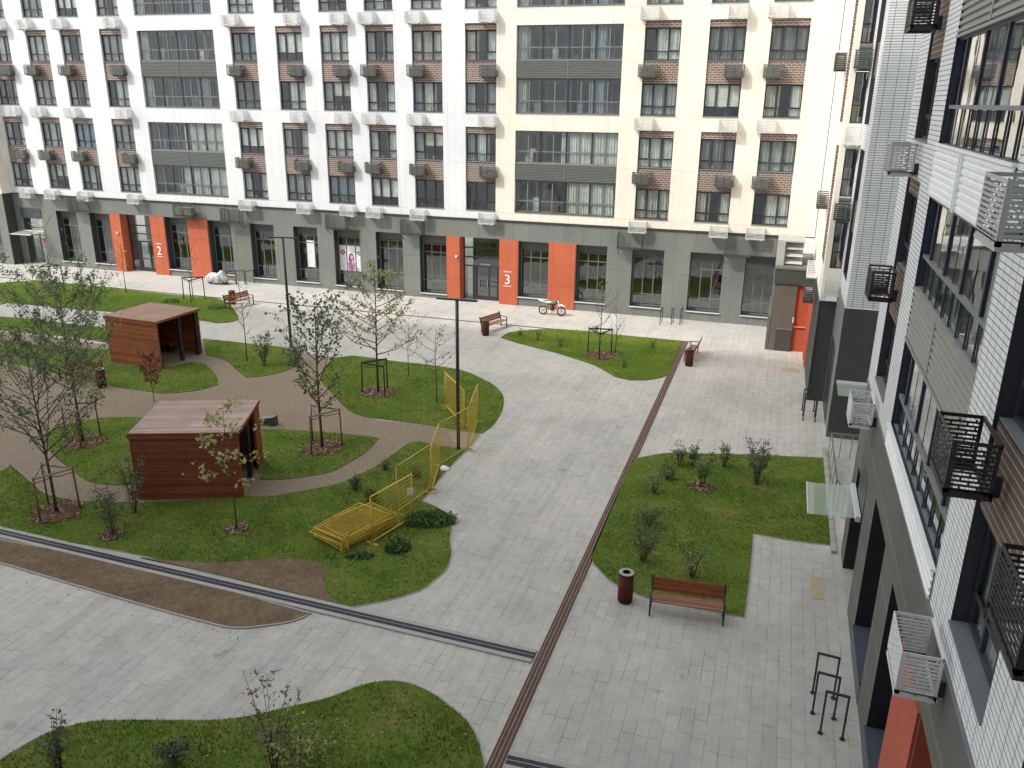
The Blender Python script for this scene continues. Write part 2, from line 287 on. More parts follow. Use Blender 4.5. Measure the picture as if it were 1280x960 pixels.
# ------------------------------------------------------------------ ground
def wallgrid(mb,O,u,n,u0,u1,z0,z1,holes,k,kr=None):
    """flat wall with holes. O origin, u unit along the wall, n outward normal; hole=(a,b,c,d,depth[,reveal material])"""
    O=np.array(O,float);u=np.array(u,float);n=np.array(n,float)
    P=lambda a,z,d=0: tuple(O+u*a-n*d+np.array((0,0,z)))
    us=sorted({u0,u1,*[h[0] for h in holes],*[h[1] for h in holes]}); us=[x for x in us if u0<=x<=u1]
    zs=sorted({z0,z1,*[h[2] for h in holes],*[h[3] for h in holes]}); zs=[x for x in zs if z0<=x<=z1]
    for i in range(len(us)-1):
        cm=(us[i]+us[i+1])/2; run=None
        for j in range(len(zs)-1):
            zm=(zs[j]+zs[j+1])/2; hole=any(h[0]<cm<h[1] and h[2]<zm<h[3] for h in holes)
            if not hole and run is None: run=zs[j]
            if hole and run is not None: mb.quad(P(us[i],run),P(us[i+1],run),P(us[i+1],zs[j]),P(us[i],zs[j]),k); run=None
        if run is not None: mb.quad(P(us[i],run),P(us[i+1],run),P(us[i+1],z1),P(us[i],z1),k)
    for h in holes:
        a,b,c,d,dp=h[:5]; kk=h[5] if len(h)>5 else (kr or k)
        mb.quad(P(a,c),P(a,d),P(a,d,dp),P(a,c,dp),kk); mb.quad(P(b,d),P(b,c),P(b,c,dp),P(b,d,dp),kk)
        mb.quad(P(a,d),P(b,d),P(b,d,dp),P(a,d,dp),kk); 
        if c>z0+.01: mb.quad(P(b,c),P(a,c),P(a,c,dp),P(b,c,dp),kk)
def cr(pts,sub=5,corner=50):
    P=[np.array(p[:2],float) for p in pts]; n=len(P); out=[]
    T=[]
    for i in range(n):
        a,b,c=P[i-1],P[i],P[(i+1)%n]; d1=b-a;d2=c-b
        ang=math.degrees(math.acos(max(-1,min(1,(d1@d2)/(np.linalg.norm(d1)*np.linalg.norm(d2)+1e-9)))))
        T.append(None if ang>corner else (c-a)/2)
    for i in range(n):
        a,b=P[i],P[(i+1)%n]; L=b-a; lim=np.linalg.norm(L)
        def tl(t):
            if t is None: return L
            m=np.linalg.norm(t); return t*min(1,lim/m*1.0) if m>1e-9 else t
        ta,tb=tl(T[i]),tl(T[(i+1)%n])
        for k in range(sub):
            t=k/sub; h00=2*t**3-3*t**2+1;h10=t**3-2*t**2+t;h01=-2*t**3+3*t**2;h11=t**3-t**2
            out.append(h00*a+h10*ta+h01*b+h11*tb)
    return out
def area(P): return .5*sum(P[i][0]*P[(i+1)%len(P)][1]-P[(i+1)%len(P)][0]*P[i][1] for i in range(len(P)))
def sheet(name,pts,z,k,side=0.,skirt=None):
    if area(pts)<0: pts=pts[::-1]
    mb=MB(); top=[(p[0],p[1],z) for p in pts]; mb.poly(top,k)
    if side:
        for i in range(len(pts)):
            a,b=pts[i],pts[(i+1)%len(pts)]; mb.quad((a[0],a[1],z-side),(b[0],b[1],z-side),(b[0],b[1],z),(a[0],a[1],z),k)
    o=mb.build(name); 
    return struct(o)
def edging(mb,pts,wd,z,k='kerb',closed=True):
    n=len(pts); P=[np.array(p[:2]) for p in pts]
    off=[]
    for i in range(n):
        a=P[(i-1)%n] if closed or i>0 else P[i]; c=P[(i+1)%n] if closed or i<n-1 else P[i]
        d=c-a; d/=np.linalg.norm(d)+1e-9; off.append(np.array((d[1],-d[0])))
    for i in range(n if closed else n-1):
        j=(i+1)%n; a,b=P[i],P[j]; a2,b2=a+off[i]*wd,b+off[j]*wd
        mb.quad((*a,z),(*a2,z),(*b2,z),(*b,z),k); mb.quad((*a2,z),(*a2,z-.03),(*b2,z-.03),(*b2,z),k); mb.quad((*a,z-.03),(*a,z),(*b,z),(*b,z-.03),k)
mb=MB(); mb.quad((-400,-400,-.006),(400,-400,-.006),(400,400,-.006),(-400,400,-.006),'pave'); struct(mb.build('ground'))
brown=cr([G(*p) for p in [(-60,402),(0,414),(60,421),(136,431),(200,434),(254,424),(258,430),(375,441),(425,447),(403,465),(445,518),(540,531),(600,541),(581,563),(511,556),(445,598),(320,623),(130,629),(56,619),(14,582),(-20,604),(-120,640),(-160,500)]],3)
sheet('brown_path',brown,0.002,'brownpave')
LAWNS={
 'A':[(-60,356),(0,354),(20,352),(60,352),(105,357),(164,363),(223,369),(270,373),(286,380),(297,394),(298,400),(288,403),(270,404),(253,401),(200,397),(140,390),(115,388),(70,384),(0,378),(-60,374)],
 'B':[(-60,392),(0,396),(47,400),(94,406),(134,410),(150,411),(150,432),(136,429),(94,422),(47,417),(0,413),(-60,407)],
 'C':[(-60,421),(0,426),(47,431),(94,435),(136,438),(200,440),(207,460),(240,453),(258,457),(270,470),(273,481),(257,486),(234,490),(205,492),(188,490),(160,486),(137,482),(119,474),(75,468),(0,450),(-60,436)],
 'D':[(254,424),(286,427),(320,431),(350,434),(378,440),(370,458),(350,466),(325,471),(308,472),(296,463),(286,453),(272,447),(258,443)],
 'E':[(425,447),(440,445),(452,446),(495,452),(539,457),(576,463),(601,473),(620,484),(629,496),(628,512),(617,531),(603,542),(570,537),(539,532),(495,526),(461,522),(445,518),(430,508),(418,495),(408,484),(401,474),(405,462),(413,452)],
 'F':[(300,537),(345,537),(376,539),(423,542),(450,545),(474,548),(458,565),(439,577),(414,590),(383,596),(348,600),(325,600),(322,588),(310,570)],
 'G':[(185,523),(150,522),(119,524),(91,529),(69,535),(56,545),(59,559),(72,574),(91,588),(109,601),(134,606),(162,606),(190,600),(200,560)],
 'H':[(-60,622),(0,590),(14,582),(34,599),(56,617),(78,623),(103,627),(131,627),(175,629),(305,621),(344,620),(367,616),(414,607),(445,596),(476,579),(495,565),(511,554),(526,553),(548,557),(582,562),(579,566),(554,593),(537,615),(527,627),(545,634),(557,643),(564,656),(562,677),(564,693),(557,712),(545,723),(526,737),(489,749),(454,756),(432,760),(400,752),(280,721),(175,694),(80,677),(0,661),(-60,650)],
 'K':[(-160,1060),(-60,990),(0,951),(31,932),(62,916),(94,907),(125,902),(187,901),(266,901),(312,896),(359,885),(400,876),(422,869),(454,857),(487,852),(514,856),(541,868),(563,884),(584,903),(595,922),(602,944),(605,965),(600,1020),(580,1100),(450,1200),(100,1200)],
 'L':[(792,576),(814,570),(836,567),(899,568),(961,570),(1033,573),(1036,600),(1042,682),(992,676),(941,667),(937,715),(930,771.6),(868,759),(808,746.6),(767,729),(750,713),(740,700),(755,660),(770,625)],
 'M':[(626,422),(635,416),(659,413),(694,411.6),(741,415),(787,421),(853,427),(843,449),(834,469),(811,475),(787,475.5),(769,471),(741,456),(694,441),(647,429)],
}
SOIL={'I':[(175,698),(219,702),(259,705),(300,703),(341,700),(375,701),(400,704),(412,712),(404,726),(410,742),(425,756),(395,750),(330,733),(280,721),(230,709)],
 'J':[(-60,663),(0,676),(100,695),(200,718),(300,744),(387,768),(362,777),(328,782),(310,784),(291,784),(269,780),(184,757),(78,726),(0,703),(-60,689)]}
LP={}
edg=MB()
for k,v in LAWNS.items():
    # the drain side of lawn H and the rail side of L stay straight
    P=cr([G(*p) for p in v],4,40); 
    if area(P)<0: P=P[::-1]
    LP[k]=P; o=sheet('lawn',P,.028,'lawnL' if k in 'ABM' else 'lawn',.035)
    if k in 'KLH': edging(edg,P,.045,.014)
struct(edg.build('lawn_edging'))
for k,v in SOIL.items():
    P=cr([G(*p) for p in v],4,40)
    if area(P)<0: P=P[::-1]
    LP['s'+k]=P; sheet('bare_soil',P,.036,'soil',.04)
e=MB(); edging(e,[p for p in LP['sJ']],.06,.03); struct(e.build('soil_edging'))
def inside(P,x,y):
    P=np.array(P); n=len(P); r=np.zeros(len(x),bool); j=n-1
    for i in range(n):
        xi,yi=P[i][:2]; xj,yj=P[j][:2]
        c=((yi>y)!=(yj>y))&(x<(xj-xi)*(y-yi)/(yj-yi+1e-12)+xi); r^=c; j=i
    return r
def fastmesh(name,V,F,mats,mi=None,nper=3):
    me=bpy.data.meshes.new(name); me.vertices.add(len(V)); me.vertices.foreach_set('co',V.astype(np.float32).ravel())
    me.loops.add(F.size); me.loops.foreach_set('vertex_index',F.astype(np.int32).ravel())
    me.polygons.add(len(F)); me.polygons.foreach_set('loop_start',np.arange(0,F.size,nper,dtype=np.int32)); me.polygons.foreach_set('loop_total',np.full(len(F),nper,np.int32))
    for k in mats: me.materials.append(M[k])
    if mi is not None: me.polygons.foreach_set('material_index',mi.astype(np.int32))
    me.update(calc_edges=True); return me
# grass blades over every lawn, denser and longer where it is near
allV=[];
soilP=[LP['sI'],LP['sJ']]
for k,dens,hh in (('K',520,.075),('H',330,.07),('L',360,.07),('F',200,.06),('G',200,.06),('E',160,.06),('C',110,.06),('D',110,.06),('M',110,.07),('A',80,.07),('B',80,.07)):
    P=np.array(LP[k]); x0,y0=P.min(0)[:2]; x1,y1=P.max(0)[:2]; x0=max(x0,-48); y0=max(y0,6.5)
    N=int((x1-x0)*(y1-y0)*dens); x=RNG.uniform(x0,x1,N); y=RNG.uniform(y0,y1,N)
    ok=inside(P,x,y)
    for s in soilP: ok&=~(inside(s,x,y)&(RNG.random(N)>.02))
    # thin patches
    pt=np.sin(x*1.7+np.sin(y*1.3)*2)*np.sin(y*1.9+np.cos(x*.9)*2); ok&=(RNG.random(N)<.72+.42*pt)
    x=x[ok];y=y[ok]; n=len(x); h=hh*RNG.uniform(.4,1.15,n)*(1+.25*pt[ok]); a=RNG.uniform(0,2*PI,n); wd=RNG.uniform(.006,.014,n)*(1.3 if k in 'KHL' else 2.2)
    lean=RNG.uniform(0,.7,n)*h; la=RNG.uniform(0,2*PI,n)
    B=np.zeros((n,3,3)); B[:,0]=np.stack([x-np.cos(a)*wd,y-np.sin(a)*wd,np.full(n,.02)],1); B[:,1]=np.stack([x+np.cos(a)*wd,y+np.sin(a)*wd,np.full(n,.02)],1)
    B[:,2]=np.stack([x+np.cos(la)*lean,y+np.sin(la)*lean,.028+h],1); allV.append(B.reshape(-1,3))
V=np.concatenate(allV); me=fastmesh('grass',V,np.arange(len(V)).reshape(-1,3),['blade'])
o=obj('grass',me); o['kind']='stuff'; o['label']='short mown grass blades covering the lawns'; o['category']='grass'
# fallen leaves and small clover flecks
n=900; xs=[];
fv=[];fm=[]
for k,cnt in (('L',260),('K',170),('H',330),('M',60),('E',70)):
    P=np.array(LP[k]); x0,y0=P.min(0)[:2]; x1,y1=P.max(0)[:2]; y0=max(y0,8); x=RNG.uniform(x0,x1,cnt*2); y=RNG.uniform(y0,y1,cnt*2); ok=inside(P,x,y)
    for X,Y in zip(x[ok],y[ok]):
        a=random.uniform(0,6.28); s=random.uniform(.02,.045); z=random.uniform(.06,.09)
        for t in (0,1.6,3.1,4.7): fv.append((X+math.cos(a+t)*s*(1 if t in (0,3.1) else .55),Y+math.sin(a+t)*s*(1 if t in (0,3.1) else .55),z+random.uniform(-.01,.01)))
        fm.append(random.choice([0,0,0,1]))
V=np.array(fv); me=fastmesh('fallen_leaves',V,np.arange(len(V)).reshape(-1,4),['lf_pale','lf_or'],np.array(fm),4)
o=obj('fallen_leaves',me); o['kind']='stuff'; o['label']='small fallen leaves and clover scattered on the lawns'; o['category']='leaves'
# rails and drains set into the paving
mb=MB()
for a,b,k,z in ((-.17,-.115,'corten',.010),(-.115,-.10,'cortenl',.012),(-.10,-.02,'corten',.010),(-.02,.0,'cortenl',.012),(.0,.08,'corten',.010),(.08,.095,'cortenl',.012),(.095,.15,'corten',.010)):
    mb.box(-4.43+a,-4.43+b,7,47.5,-.02,z+.004,k)
struct(mb.build('brown_rail_strip'))
mb=MB(); mb.box(-75,-4.1,47.5,47.62,-.02,.010,'corten'); mb.box(-75,-4.1,47.635,47.65,-.02,.012,'cortenl'); struct(mb.build('brown_rail_line'))
def drain(p,q,name):
    p=np.array(p,float);q=np.array(q,float);d=(q-p);L=np.linalg.norm(d);d/=L;n=np.array((-d[1],d[0])); mb=MB()
    def strip(a,b,z,k):
        A=p+n*a;B=p+n*b;C=q+n*b;D=q+n*a; mb.quad((*A,z),(*D,z),(*C,z),(*B,z),k)
        mb.quad((*A,0),(*D,0),(*D,z),(*A,z),k); mb.quad((*C,0),(*B,0),(*B,z),(*C,z),k)
    strip(-.26,-.13,.045,'drainw'); strip(.13,.26,.045,'drainw'); strip(-.125,.125,.036,'drain')
    t=.05
    while t<L:
        c=p+d*t; mb.obox((*(c-n*.11),.04),(*(c+n*.11),.04),.012,.012,'black'); t+=.10
    mb.obox((*(p+d*.02),.043),(*(q-d*.02),.043),.02,.012,'steel')
    return struct(mb.build(name))
drain((-60,18.55),(-4.66,16.86),'drain_channel'); drain((-4.24,13.36),(6,13.7),'drain_channel')
mb=MB()
for p,q in (((1013,722),(1027,749)),): 
    a=G(*p);b=G(*q); mb.box(2.02,2.34,21.9,23.1,-.01,.004,'yslab')
mb.box(.95,1.9,43.6,44.3,-.01,.004,'yslab')
mb.poly([(*G(*q)[:2],.006) for q in ((560,539),(601,543),(596,550),(583,562),(572,560),(566,551))],'oc')
struct(mb.build('stained_pavers'))
# curb strip and gravel margin beside lawn L
mb=MB(); 
for i in range(12): mb.box(2.66,2.80,24.7+i*.72,24.7+i*.72+.69,0,.10,'kerb')
struct(mb.build('kerb'))
# ------------------------------------------------------------------ windows (local: x along wall, y inward, z up)
FR=.06
def win_mesh(w,h,npane=3,split=.27,k='frame',depth=1.0,room='room'):
    mb=MB(); e=.05; y0,y1=0,.07
    mb.box(0,e,y0,y1,0,h,k); mb.box(w-e,w,y0,y1,0,h,k); mb.box(e,w-e,y0,y1,0,e,k); mb.box(e,w-e,y0,y1,h-e,h,k)
    zs=h*split
    if split: mb.box(e,w-e,y0+.005,y1-.005,zs-.03,zs+.03,k)
    for i in range(1,npane):
        x=w*i/npane; mb.box(x-.04,x+.04,y0+.003,y1-.003,e,h-e,k)
    # the sashes stand a little proud
    for i in range(npane):
        a=w*i/npane+.05; b=w*(i+1)/npane-.05
        if i==1: continue
        zz=zs+.03 if split else e
        mb.box(a,a+.03,-.012,0.002,zz,h-e,k); mb.box(b-.03,b,-.012,.002,zz,h-e,k); mb.box(a+.03,b-.03,-.012,.002,zz,zz+.035,k); mb.box(a+.03,b-.03,-.012,.002,h-e-.035,h-e,k)
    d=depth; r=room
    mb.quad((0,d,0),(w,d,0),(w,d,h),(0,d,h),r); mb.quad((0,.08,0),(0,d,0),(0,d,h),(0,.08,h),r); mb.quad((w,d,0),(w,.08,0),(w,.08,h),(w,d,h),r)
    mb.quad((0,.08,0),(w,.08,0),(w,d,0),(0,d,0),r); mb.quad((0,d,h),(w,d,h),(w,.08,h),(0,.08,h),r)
    return mb.mesh('window')
def pane_mesh(w,h,k='glass'):
    mb=MB(); mb.quad((.04,.035,.04),(w-.04,.035,.04),(w-.04,.035,h-.04),(.04,.035,h-.04),k); return mb.mesh('pane')
def curtain_mesh(w,h,k,a,b,z0=.04,seed=0):
    mb=MB(); r=random.Random(seed); N=int((b-a)*w/.035)+2; pts=[]
    ph=r.uniform(0,6)
    for i in range(N+1):
        x=w*(a+(b-a)*i/N); pts.append((min(max(x,.03),w-.03),.13+.045*math.sin(i*1.25+ph)+.02*math.sin(i*.47+ph*2)))
    n=len(mb.v)
    for (x,y) in pts: mb.v.append((x,y,z0)); mb.v.append((x*.98+w*.01,y,h-.06))
    for i in range(N): mb.f.append((n+2*i,n+2*i+2,n+2*i+3,n+2*i+1)); mb.m.append(mb.mi(k)); mb.sm.append(True)
    return mb
WCACHE={}
def curtain_set(w,h,v):
    key=('c',round(w,1),round(h,1),v)
    if key in WCACHE: return WCACHE[key]
    spec=[ [('a',0,.33),('a',.62,1)], [('b',0,1)], [('a',.0,1)], [('d',0,.35),('a',.35,.75)], [('e',0,1)], [('c',0,.4),('a',.66,1)], [], [('a',.30,1)], [('f',.05,.95)], [('b',.0,.35),('b',.6,1)], [('a',0,.25)], [('d',0,1)], [], [('b',0,.3)], [('c',0,1)] ][v]
    tot=MB()
    for i,(c,a,b) in enumerate(spec):
        m=curtain_mesh(w,h,'cur_'+c,a,b,seed=v*5+i); n=len(tot.v); tot.v+=m.v
        for f in m.f: tot.f.append(tuple(n+j for j in f)); tot.m.append(tot.mi('cur_'+c)); tot.sm.append(True)
    if v==12: tot.box(.06,w-.06,.09,.10,h*.30,h-.05,'cur_a')
    if v==13: tot.box(w*.36,w-.06,.09,.10,h*.5,h-.05,'cur_c')
    # things on the window sill
    r=random.Random(v)
    for i in range(r.randint(0,3)):
        x=r.uniform(.2,w-.3); tot.box(x,x+r.uniform(.06,.16),.1,.18,.07,.07+r.uniform(.08,.22),r.choice(['cur_a','cur_c','cur_b','lf_green']))
    if not tot.f: tot.box(.2,.3,.3,.4,.07,.2,'cur_a')
    WCACHE[key]=tot.mesh('curtain'); return WCACHE[key]
def put_window(root,loc,rz,w,h,v,near=False,npane=3,split=.27):
    key=('w',round(w,2),round(h,2),near,npane)
    if key not in WCACHE: WCACHE[key]=(win_mesh(w,h,npane,split,'frame'),pane_mesh(w,h,'glassn' if near else 'glass'))
    f,p=WCACHE[key]; L=Vector(loc)-root.location
    o=obj('window',f,root,L,rz); obj('pane',p,o); obj('curtain',curtain_set(w,h,v),o); return o
def loggia_mesh(w,h,seed,k='framel',n=8,inside='rooml',rail=.36):
    mb=MB(); r=random.Random(seed)
    mb.box(0,.05,0,.07,0,h,k); mb.box(w-.05,w,0,.07,0,h,k); mb.box(.05,w-.05,0,.07,0,.05,k); mb.box(.05,w-.05,0,.07,h-.05,h,k)
    zr=h*rail; mb.box(.05,w-.05,.004,.066,zr-.03,zr+.03,k)
    for i in range(1,n):
        x=w*i/n; t=.035 if i%2 else .05; mb.box(x-t,x+t,.002,.062,.05,h-.05,k if i%2 else 'frame')
    # party wall in the middle, loggia room behind with its own windows and doors
    d=1.45; mb.box(w*.5-.05,w*.5+.22,.09,d,0,h,'bluegrey')
    mb.quad((0,d,0),(w,d,0),(w,d,h),(0,d,h),inside); mb.quad((0,.08,0),(0,d,0),(0,d,h),(0,.08,h),inside); mb.quad((w,d,0),(w,.08,0),(w,.08,h),(w,d,h),inside)
    mb.quad((0,.08,0),(w,.08,0),(w,d,0),(0,d,0),inside); mb.quad((0,d,h),(w,d,h),(w,.08,h),(0,.08,h),inside)
    for (a,b) in ((.1,.22),(.25,.4),(.6,.78),(.82,.93)):
        mb.box(w*a,w*b,d-.05,d-.01,.1 if r.random()<.5 else .7,h-.25,'room'); mb.box(w*(a+b)/2-.03,w*(a+b)/2+.03,d-.08,d-.05,.1,h-.25,'sillw')
    for i in range(r.randint(2,6)):
        x=r.uniform(.3,w-.8); mb.box(x,x+r.uniform(.1,.6),.4,.8,.05,r.uniform(.3,.9),r.choice(['cur_a','cur_c','cur_b','cur_d','room','sillw','post']))
    return mb.mesh('loggia')
def loggia_curtains(w,h,spec,seed):
    tot=MB()
    for i,(c,a,b) in enumerate(spec):
        m=curtain_mesh(w,h,'cur_'+c,a,b,seed=seed+i); n=len(tot.v); tot.v+=m.v
        for f in m.f: tot.f.append(tuple(n+j for j in f)); tot.m.append(tot.mi('cur_'+c)); tot.sm.append(True)
    return tot.mesh('curtain') if tot.f else None
def near_loggia_mesh(w,h,seed):
    mb=MB(); r=random.Random(seed); zr=h*.36
    mb.box(0,.06,0,.08,0,h,'navy'); mb.box(w-.06,w,0,.08,0,h,'navy'); mb.box(.06,w-.06,0,.08,0,.03,'framel'); mb.box(.06,w-.06,0,.08,h-.06,h,'navy')
    mb.box(.06,w-.06,-.01,.07,zr-.035,zr+.035,'framel')
    n=9
    for i in range(1,n):
        x=w*i/n; mb.box(x-.012,x+.012,.0,.03,.03,zr-.035,'frame')
    for i in range(1,8):
        x=w*i/8; o=.0 if i%2 else .035; mb.box(x-.045,x+.045,o,o+.05,zr+.035,h-.06,'navy'); 
        if i%2: mb.box(x+.10,x+.15,.05,.085,zr+.035,h-.06,'louvrew')
    d=1.5; ins='rooml'; mb.box(w*.5-.05,w*.5+.2,.12,d,0,h,'sillw')
    mb.quad((0,d,0),(w,d,0),(w,d,h),(0,d,h),ins); mb.quad((0,.09,0),(0,d,0),(0,d,h),(0,.09,h),ins); mb.quad((w,d,0),(w,.09,0),(w,.09,h),(w,d,h),ins)
    mb.quad((0,.09,0),(w,.09,0),(w,d,0),(0,d,0),ins); mb.quad((0,d,h),(w,d,h),(w,.09,h),(0,.09,h),ins)
    for a,b in ((.08,.2),(.26,.42),(.6,.76),(.82,.93)): mb.box(w*a,w*b,d-.05,d-.01,.1,h-.25,'room'); mb.box(w*(a+b)/2-.03,w*(a+b)/2+.03,d-.08,d-.051,.1,h-.25,'sillw')
    for i in range(5):
        x=r.uniform(.3,w-.8); mb.box(x,x+r.uniform(.1,.6),.5,.9,.05,r.uniform(.3,1.1),r.choice(['cur_a','cur_c','cur_b','cur_d','room','post']))
    # a laundry rail leaning in the corner
    mb.tube([(w*.80,.3,zr),(w*.80,.3,zr+.3),(w*.9,.3,zr+.3)],.012,'sillw',6)
    return mb.mesh('loggia')
def put_loggia(root,loc,rz,w,h,seed,spec=(),near=False,n=8,rail=.36,inside='rooml',k='framel'):
    L=Vector(loc)-root.location; o=obj('loggia',near_loggia_mesh(w,h,seed) if k=='navy' else loggia_mesh(w,h,seed,k,n,inside,rail),root,L,rz); obj('pane',pane_mesh(w,h,'glassn' if near else 'glass'),o)
    c=loggia_curtains(w,h,spec,seed)
    if c: obj('curtain',c,o)
    return o
def louvre(mb,w,h,k,pitch=.12,lip=.035,y=0.):
    """tilted slats, local x along wall, z up, y inward"""
    n=int(h/pitch); p=h/n
    for i in range(n):
        z=i*p; a=z+p*.16; b=z+p*.30; c=z+p*.80; d=z+p*.96; yo=y-lip; yi=y+.008
        for (y0,z0,y1,z1) in ((yi,z,yi,a),(yi,a,yo,b),(yo,b,yo,c),(yo,c,yi,d),(yi,d,yi,z+p)): mb.quad((0,y0,z0),(w,y0,z0),(w,y1,z1),(0,y1,z1),k)
        mb.quad((0,yi,a),(0,yi,d),(0,yo,c),(0,yo,b),k); mb.quad((w,yi,a),(w,yo,b),(w,yo,c),(w,yi,d),k)
# ------------------------------------------------------------------ far apartment block
D=52.75
B1=thing('apartment_building','long white and beige apartment block with grey ground floor and orange entrances across the courtyard','building',(-28,D,0))
COLS=[(-58.75,-56.8,'r'),(-55.11,-53.15,'l'),(-51.89,-49.99,'l'),(-48.30,-46.36,'r'),(-37.27,-35.26,'l'),(-33.70,-31.68,'r'),(-30.33,-28.25,'r'),(-27.02,-24.99,'l'),(-23.72,-21.63,'l'),(-20.06,-17.97,'r'),(-8.74,-6.63,'l'),(-5.02,-2.96,'r'),(-1.60,.47,'l')]
LOG=[(-45.03,-38.62),(-16.66,-10.01)]
BB=[6.27,12.45,18.62]; XB=-17.95; TOP=30
def hfac(hs,u0,u1,k):
    mb=MB(); wallgrid(mb,(0,D,0),(1,0,0),(0,-1,0),u0,u1,5.68,TOP,hs,k); return mb
hsw=[];hsb=[]
for (a,b,_) in COLS:
    for z in BB: (hsw if b<=XB else hsb).append((a,b,z,z+5.28,.22))
for (a,b) in LOG:
    for z in BB: (hsw if b<=XB else hsb).append((a,b,z,z+5.12,.22))
Lo=lambda x,y,z: (x+28,y-D,z)
m1=hfac(hsw,-59.1,XB,'white'); m1.build('white_wall',B1,(28,-D,0))
m2=hfac(hsb,XB,2.2,'beige'); m2.box(2.1,2.2,D,D+.3,5.68,TOP,'beige'); m2.build('beige_wall',B1,(28,-D,0))
for (a,b,_) in COLS:
    for z in BB:
        sp_=MB(); sp_.quad((a,D+.10,z+1.80),(b,D+.10,z+1.80),(b,D+.10,z+3.10),(a,D+.10,z+3.10),'brick'); sp_.quad((a,D+.1,z+3.10),(b,D+.1,z+3.10),(b,D+.22,z+3.10),(a,D+.22,z+3.10),'sill'); sp_.quad((a,D+.22,z+1.8),(b,D+.22,z+1.8),(b,D+.1,z+1.8),(a,D+.1,z+1.8),'brick'); sp_.build('brick_spandrel',B1,(28,-D,0))
        sp_=MB(); sp_.quad((a,D+.10,z+4.88),(b,D+.10,z+4.88),(b,D+.10,z+5.275),(a,D+.10,z+5.275),'brick'); sp_.quad((a,D+.22,z+4.88),(b,D+.22,z+4.88),(b,D+.1,z+4.88),(a,D+.1,z+4.88),'brick'); sp_.build('brick_lintel',B1,(28,-D,0))
        sp_=MB(); sp_.box(a-.02,b+.02,D-.05,D+.16,z-.035,z+.0,'sill'); sp_.build('window_sill',B1,(28,-D,0)); sp_=MB(); sp_.box(a,b,D+.05,D+.16,z+3.07,z+3.105,'sill'); sp_.build('window_sill',B1,(28,-D,0))
for (a,b) in LOG:
    for z in BB:
        lv=MB(); t=MB(); louvre(t,b-a,1.06,'louvre',.095,.03); n=len(lv.v); lv.v+=[(x+a,y+D+.06,zz+z+2.06) for x,y,zz in t.v]
        for f in t.f: lv.f.append(tuple(n+j for j in f)); lv.m.append(lv.mi('louvre')); lv.sm.append(False)
        lv.quad((a,D+.09,z+2.02),(b,D+.09,z+2.02),(b,D+.09,z+3.14),(a,D+.09,z+3.14),'louvre'); lv.box((a+b)/2-.04,(a+b)/2+.04,D+.01,D+.08,z+2.05,z+3.12,'louvre')
        lv.build('louvre_panel',B1,(28,-D,0)); lv=MB(); lv.box(a,b,D-.03,D+.2,z-.04,z,'sill'); lv.build('window_sill',B1,(28,-D,0))
vi=0; order=[0,2,5,12,1,9,3,0,13,7,4,7,5,14,9,2,12,11,1,0,2,3,13]
for ci,(a,b,_) in enumerate(COLS):
    for zi,z in enumerate(BB):
        for dz,hh in ((0,1.80),(3.11,1.77)):
            v=order[(vi*7+ci*3)%len(order)]; vi+=1
            if ci==2 and zi==0 and dz: v=8
            if (ci,zi,dz) in ((8,0,0),(9,0,0)): v=6
            if (ci,zi) in ((11,0),) and dz: v=4
            if (ci,zi) in ((12,1),) and dz: v=4
            put_window(B1,(a,D+.17,z+dz),0,b-a,hh,v)
li=0
for (a,b) in LOG:
    for z in BB:
        for dz,hh in ((0,2.03),(3.14,1.98)):
            sp={1:[('a',.45,.98)],0:[],3:[('b',0,.12)],7:[('a',.45,1)],6:[('a',.5,1)]}.get(li,[('b',.0,.1),('d',.7,.85)])
            if li==0: sp=[('a',.4,1)]
            if li==6: sp=[('a',.5,.98)]
            put_loggia(B1,(a,D+.17,z+dz),0,b-a,hh,li,sp); li+=1
# grey ground floor
OPEN=[(-55.02,-53.0,.45,4.45),(-51.74,-49.75,.5,4.45),(-44.62,-42.6,.5,4.5),(-40.72,-38.75,.45,4.45),(-37.1,-35.1,.4,4.4),(-33.45,-31.5,.4,4.4),(-30.18,-28.13,.36,4.4),(-26.85,-24.8,.35,4.38),(-23.52,-21.54,.33,4.38),(-16.32,-14.27,.6,4.36),(-12.38,-10.36,.6,4.36),(-8.72,-6.7,.6,4.34),(-5.06,-3.0,.6,4.35),(-1.7,.08,.6,4.35)]
DOORS=[(-58.5,-56.55,0,3.72),(-48.73,-45.97,0,4.5),(-20.52,-17.70,0,4.4)]
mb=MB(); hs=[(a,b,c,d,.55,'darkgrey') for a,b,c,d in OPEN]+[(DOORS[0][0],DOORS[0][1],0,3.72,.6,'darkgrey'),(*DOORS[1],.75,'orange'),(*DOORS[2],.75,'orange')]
wallgrid(mb,(0,D+.05,0),(1,0,0),(0,-1,0),-59.2,.2,0,5.68,hs,'grey'); mb.box(-59.15,2.2,D-.06,D+.05,5.64,5.70,'darkgrey')
mb.build('ground_floor_wall',B1,(28,-D,0))
def orange_panel(a,b,z0,z1):
    mb=MB(); mb.box(a,b,D-.02,D+.048,z0,z1,'orange'); return mb.build('orange_panel',B1,(28,-D,0))
for a,b,z1 in ((-49.73,-48.75,4.5),(-45.95,-44.66,4.5),(-42.55,-40.78,4.5),(-21.50,-20.54,4.4),(-17.68,-16.36,4.4),(-14.24,-12.43,4.4)): orange_panel(a,b,0,z1)
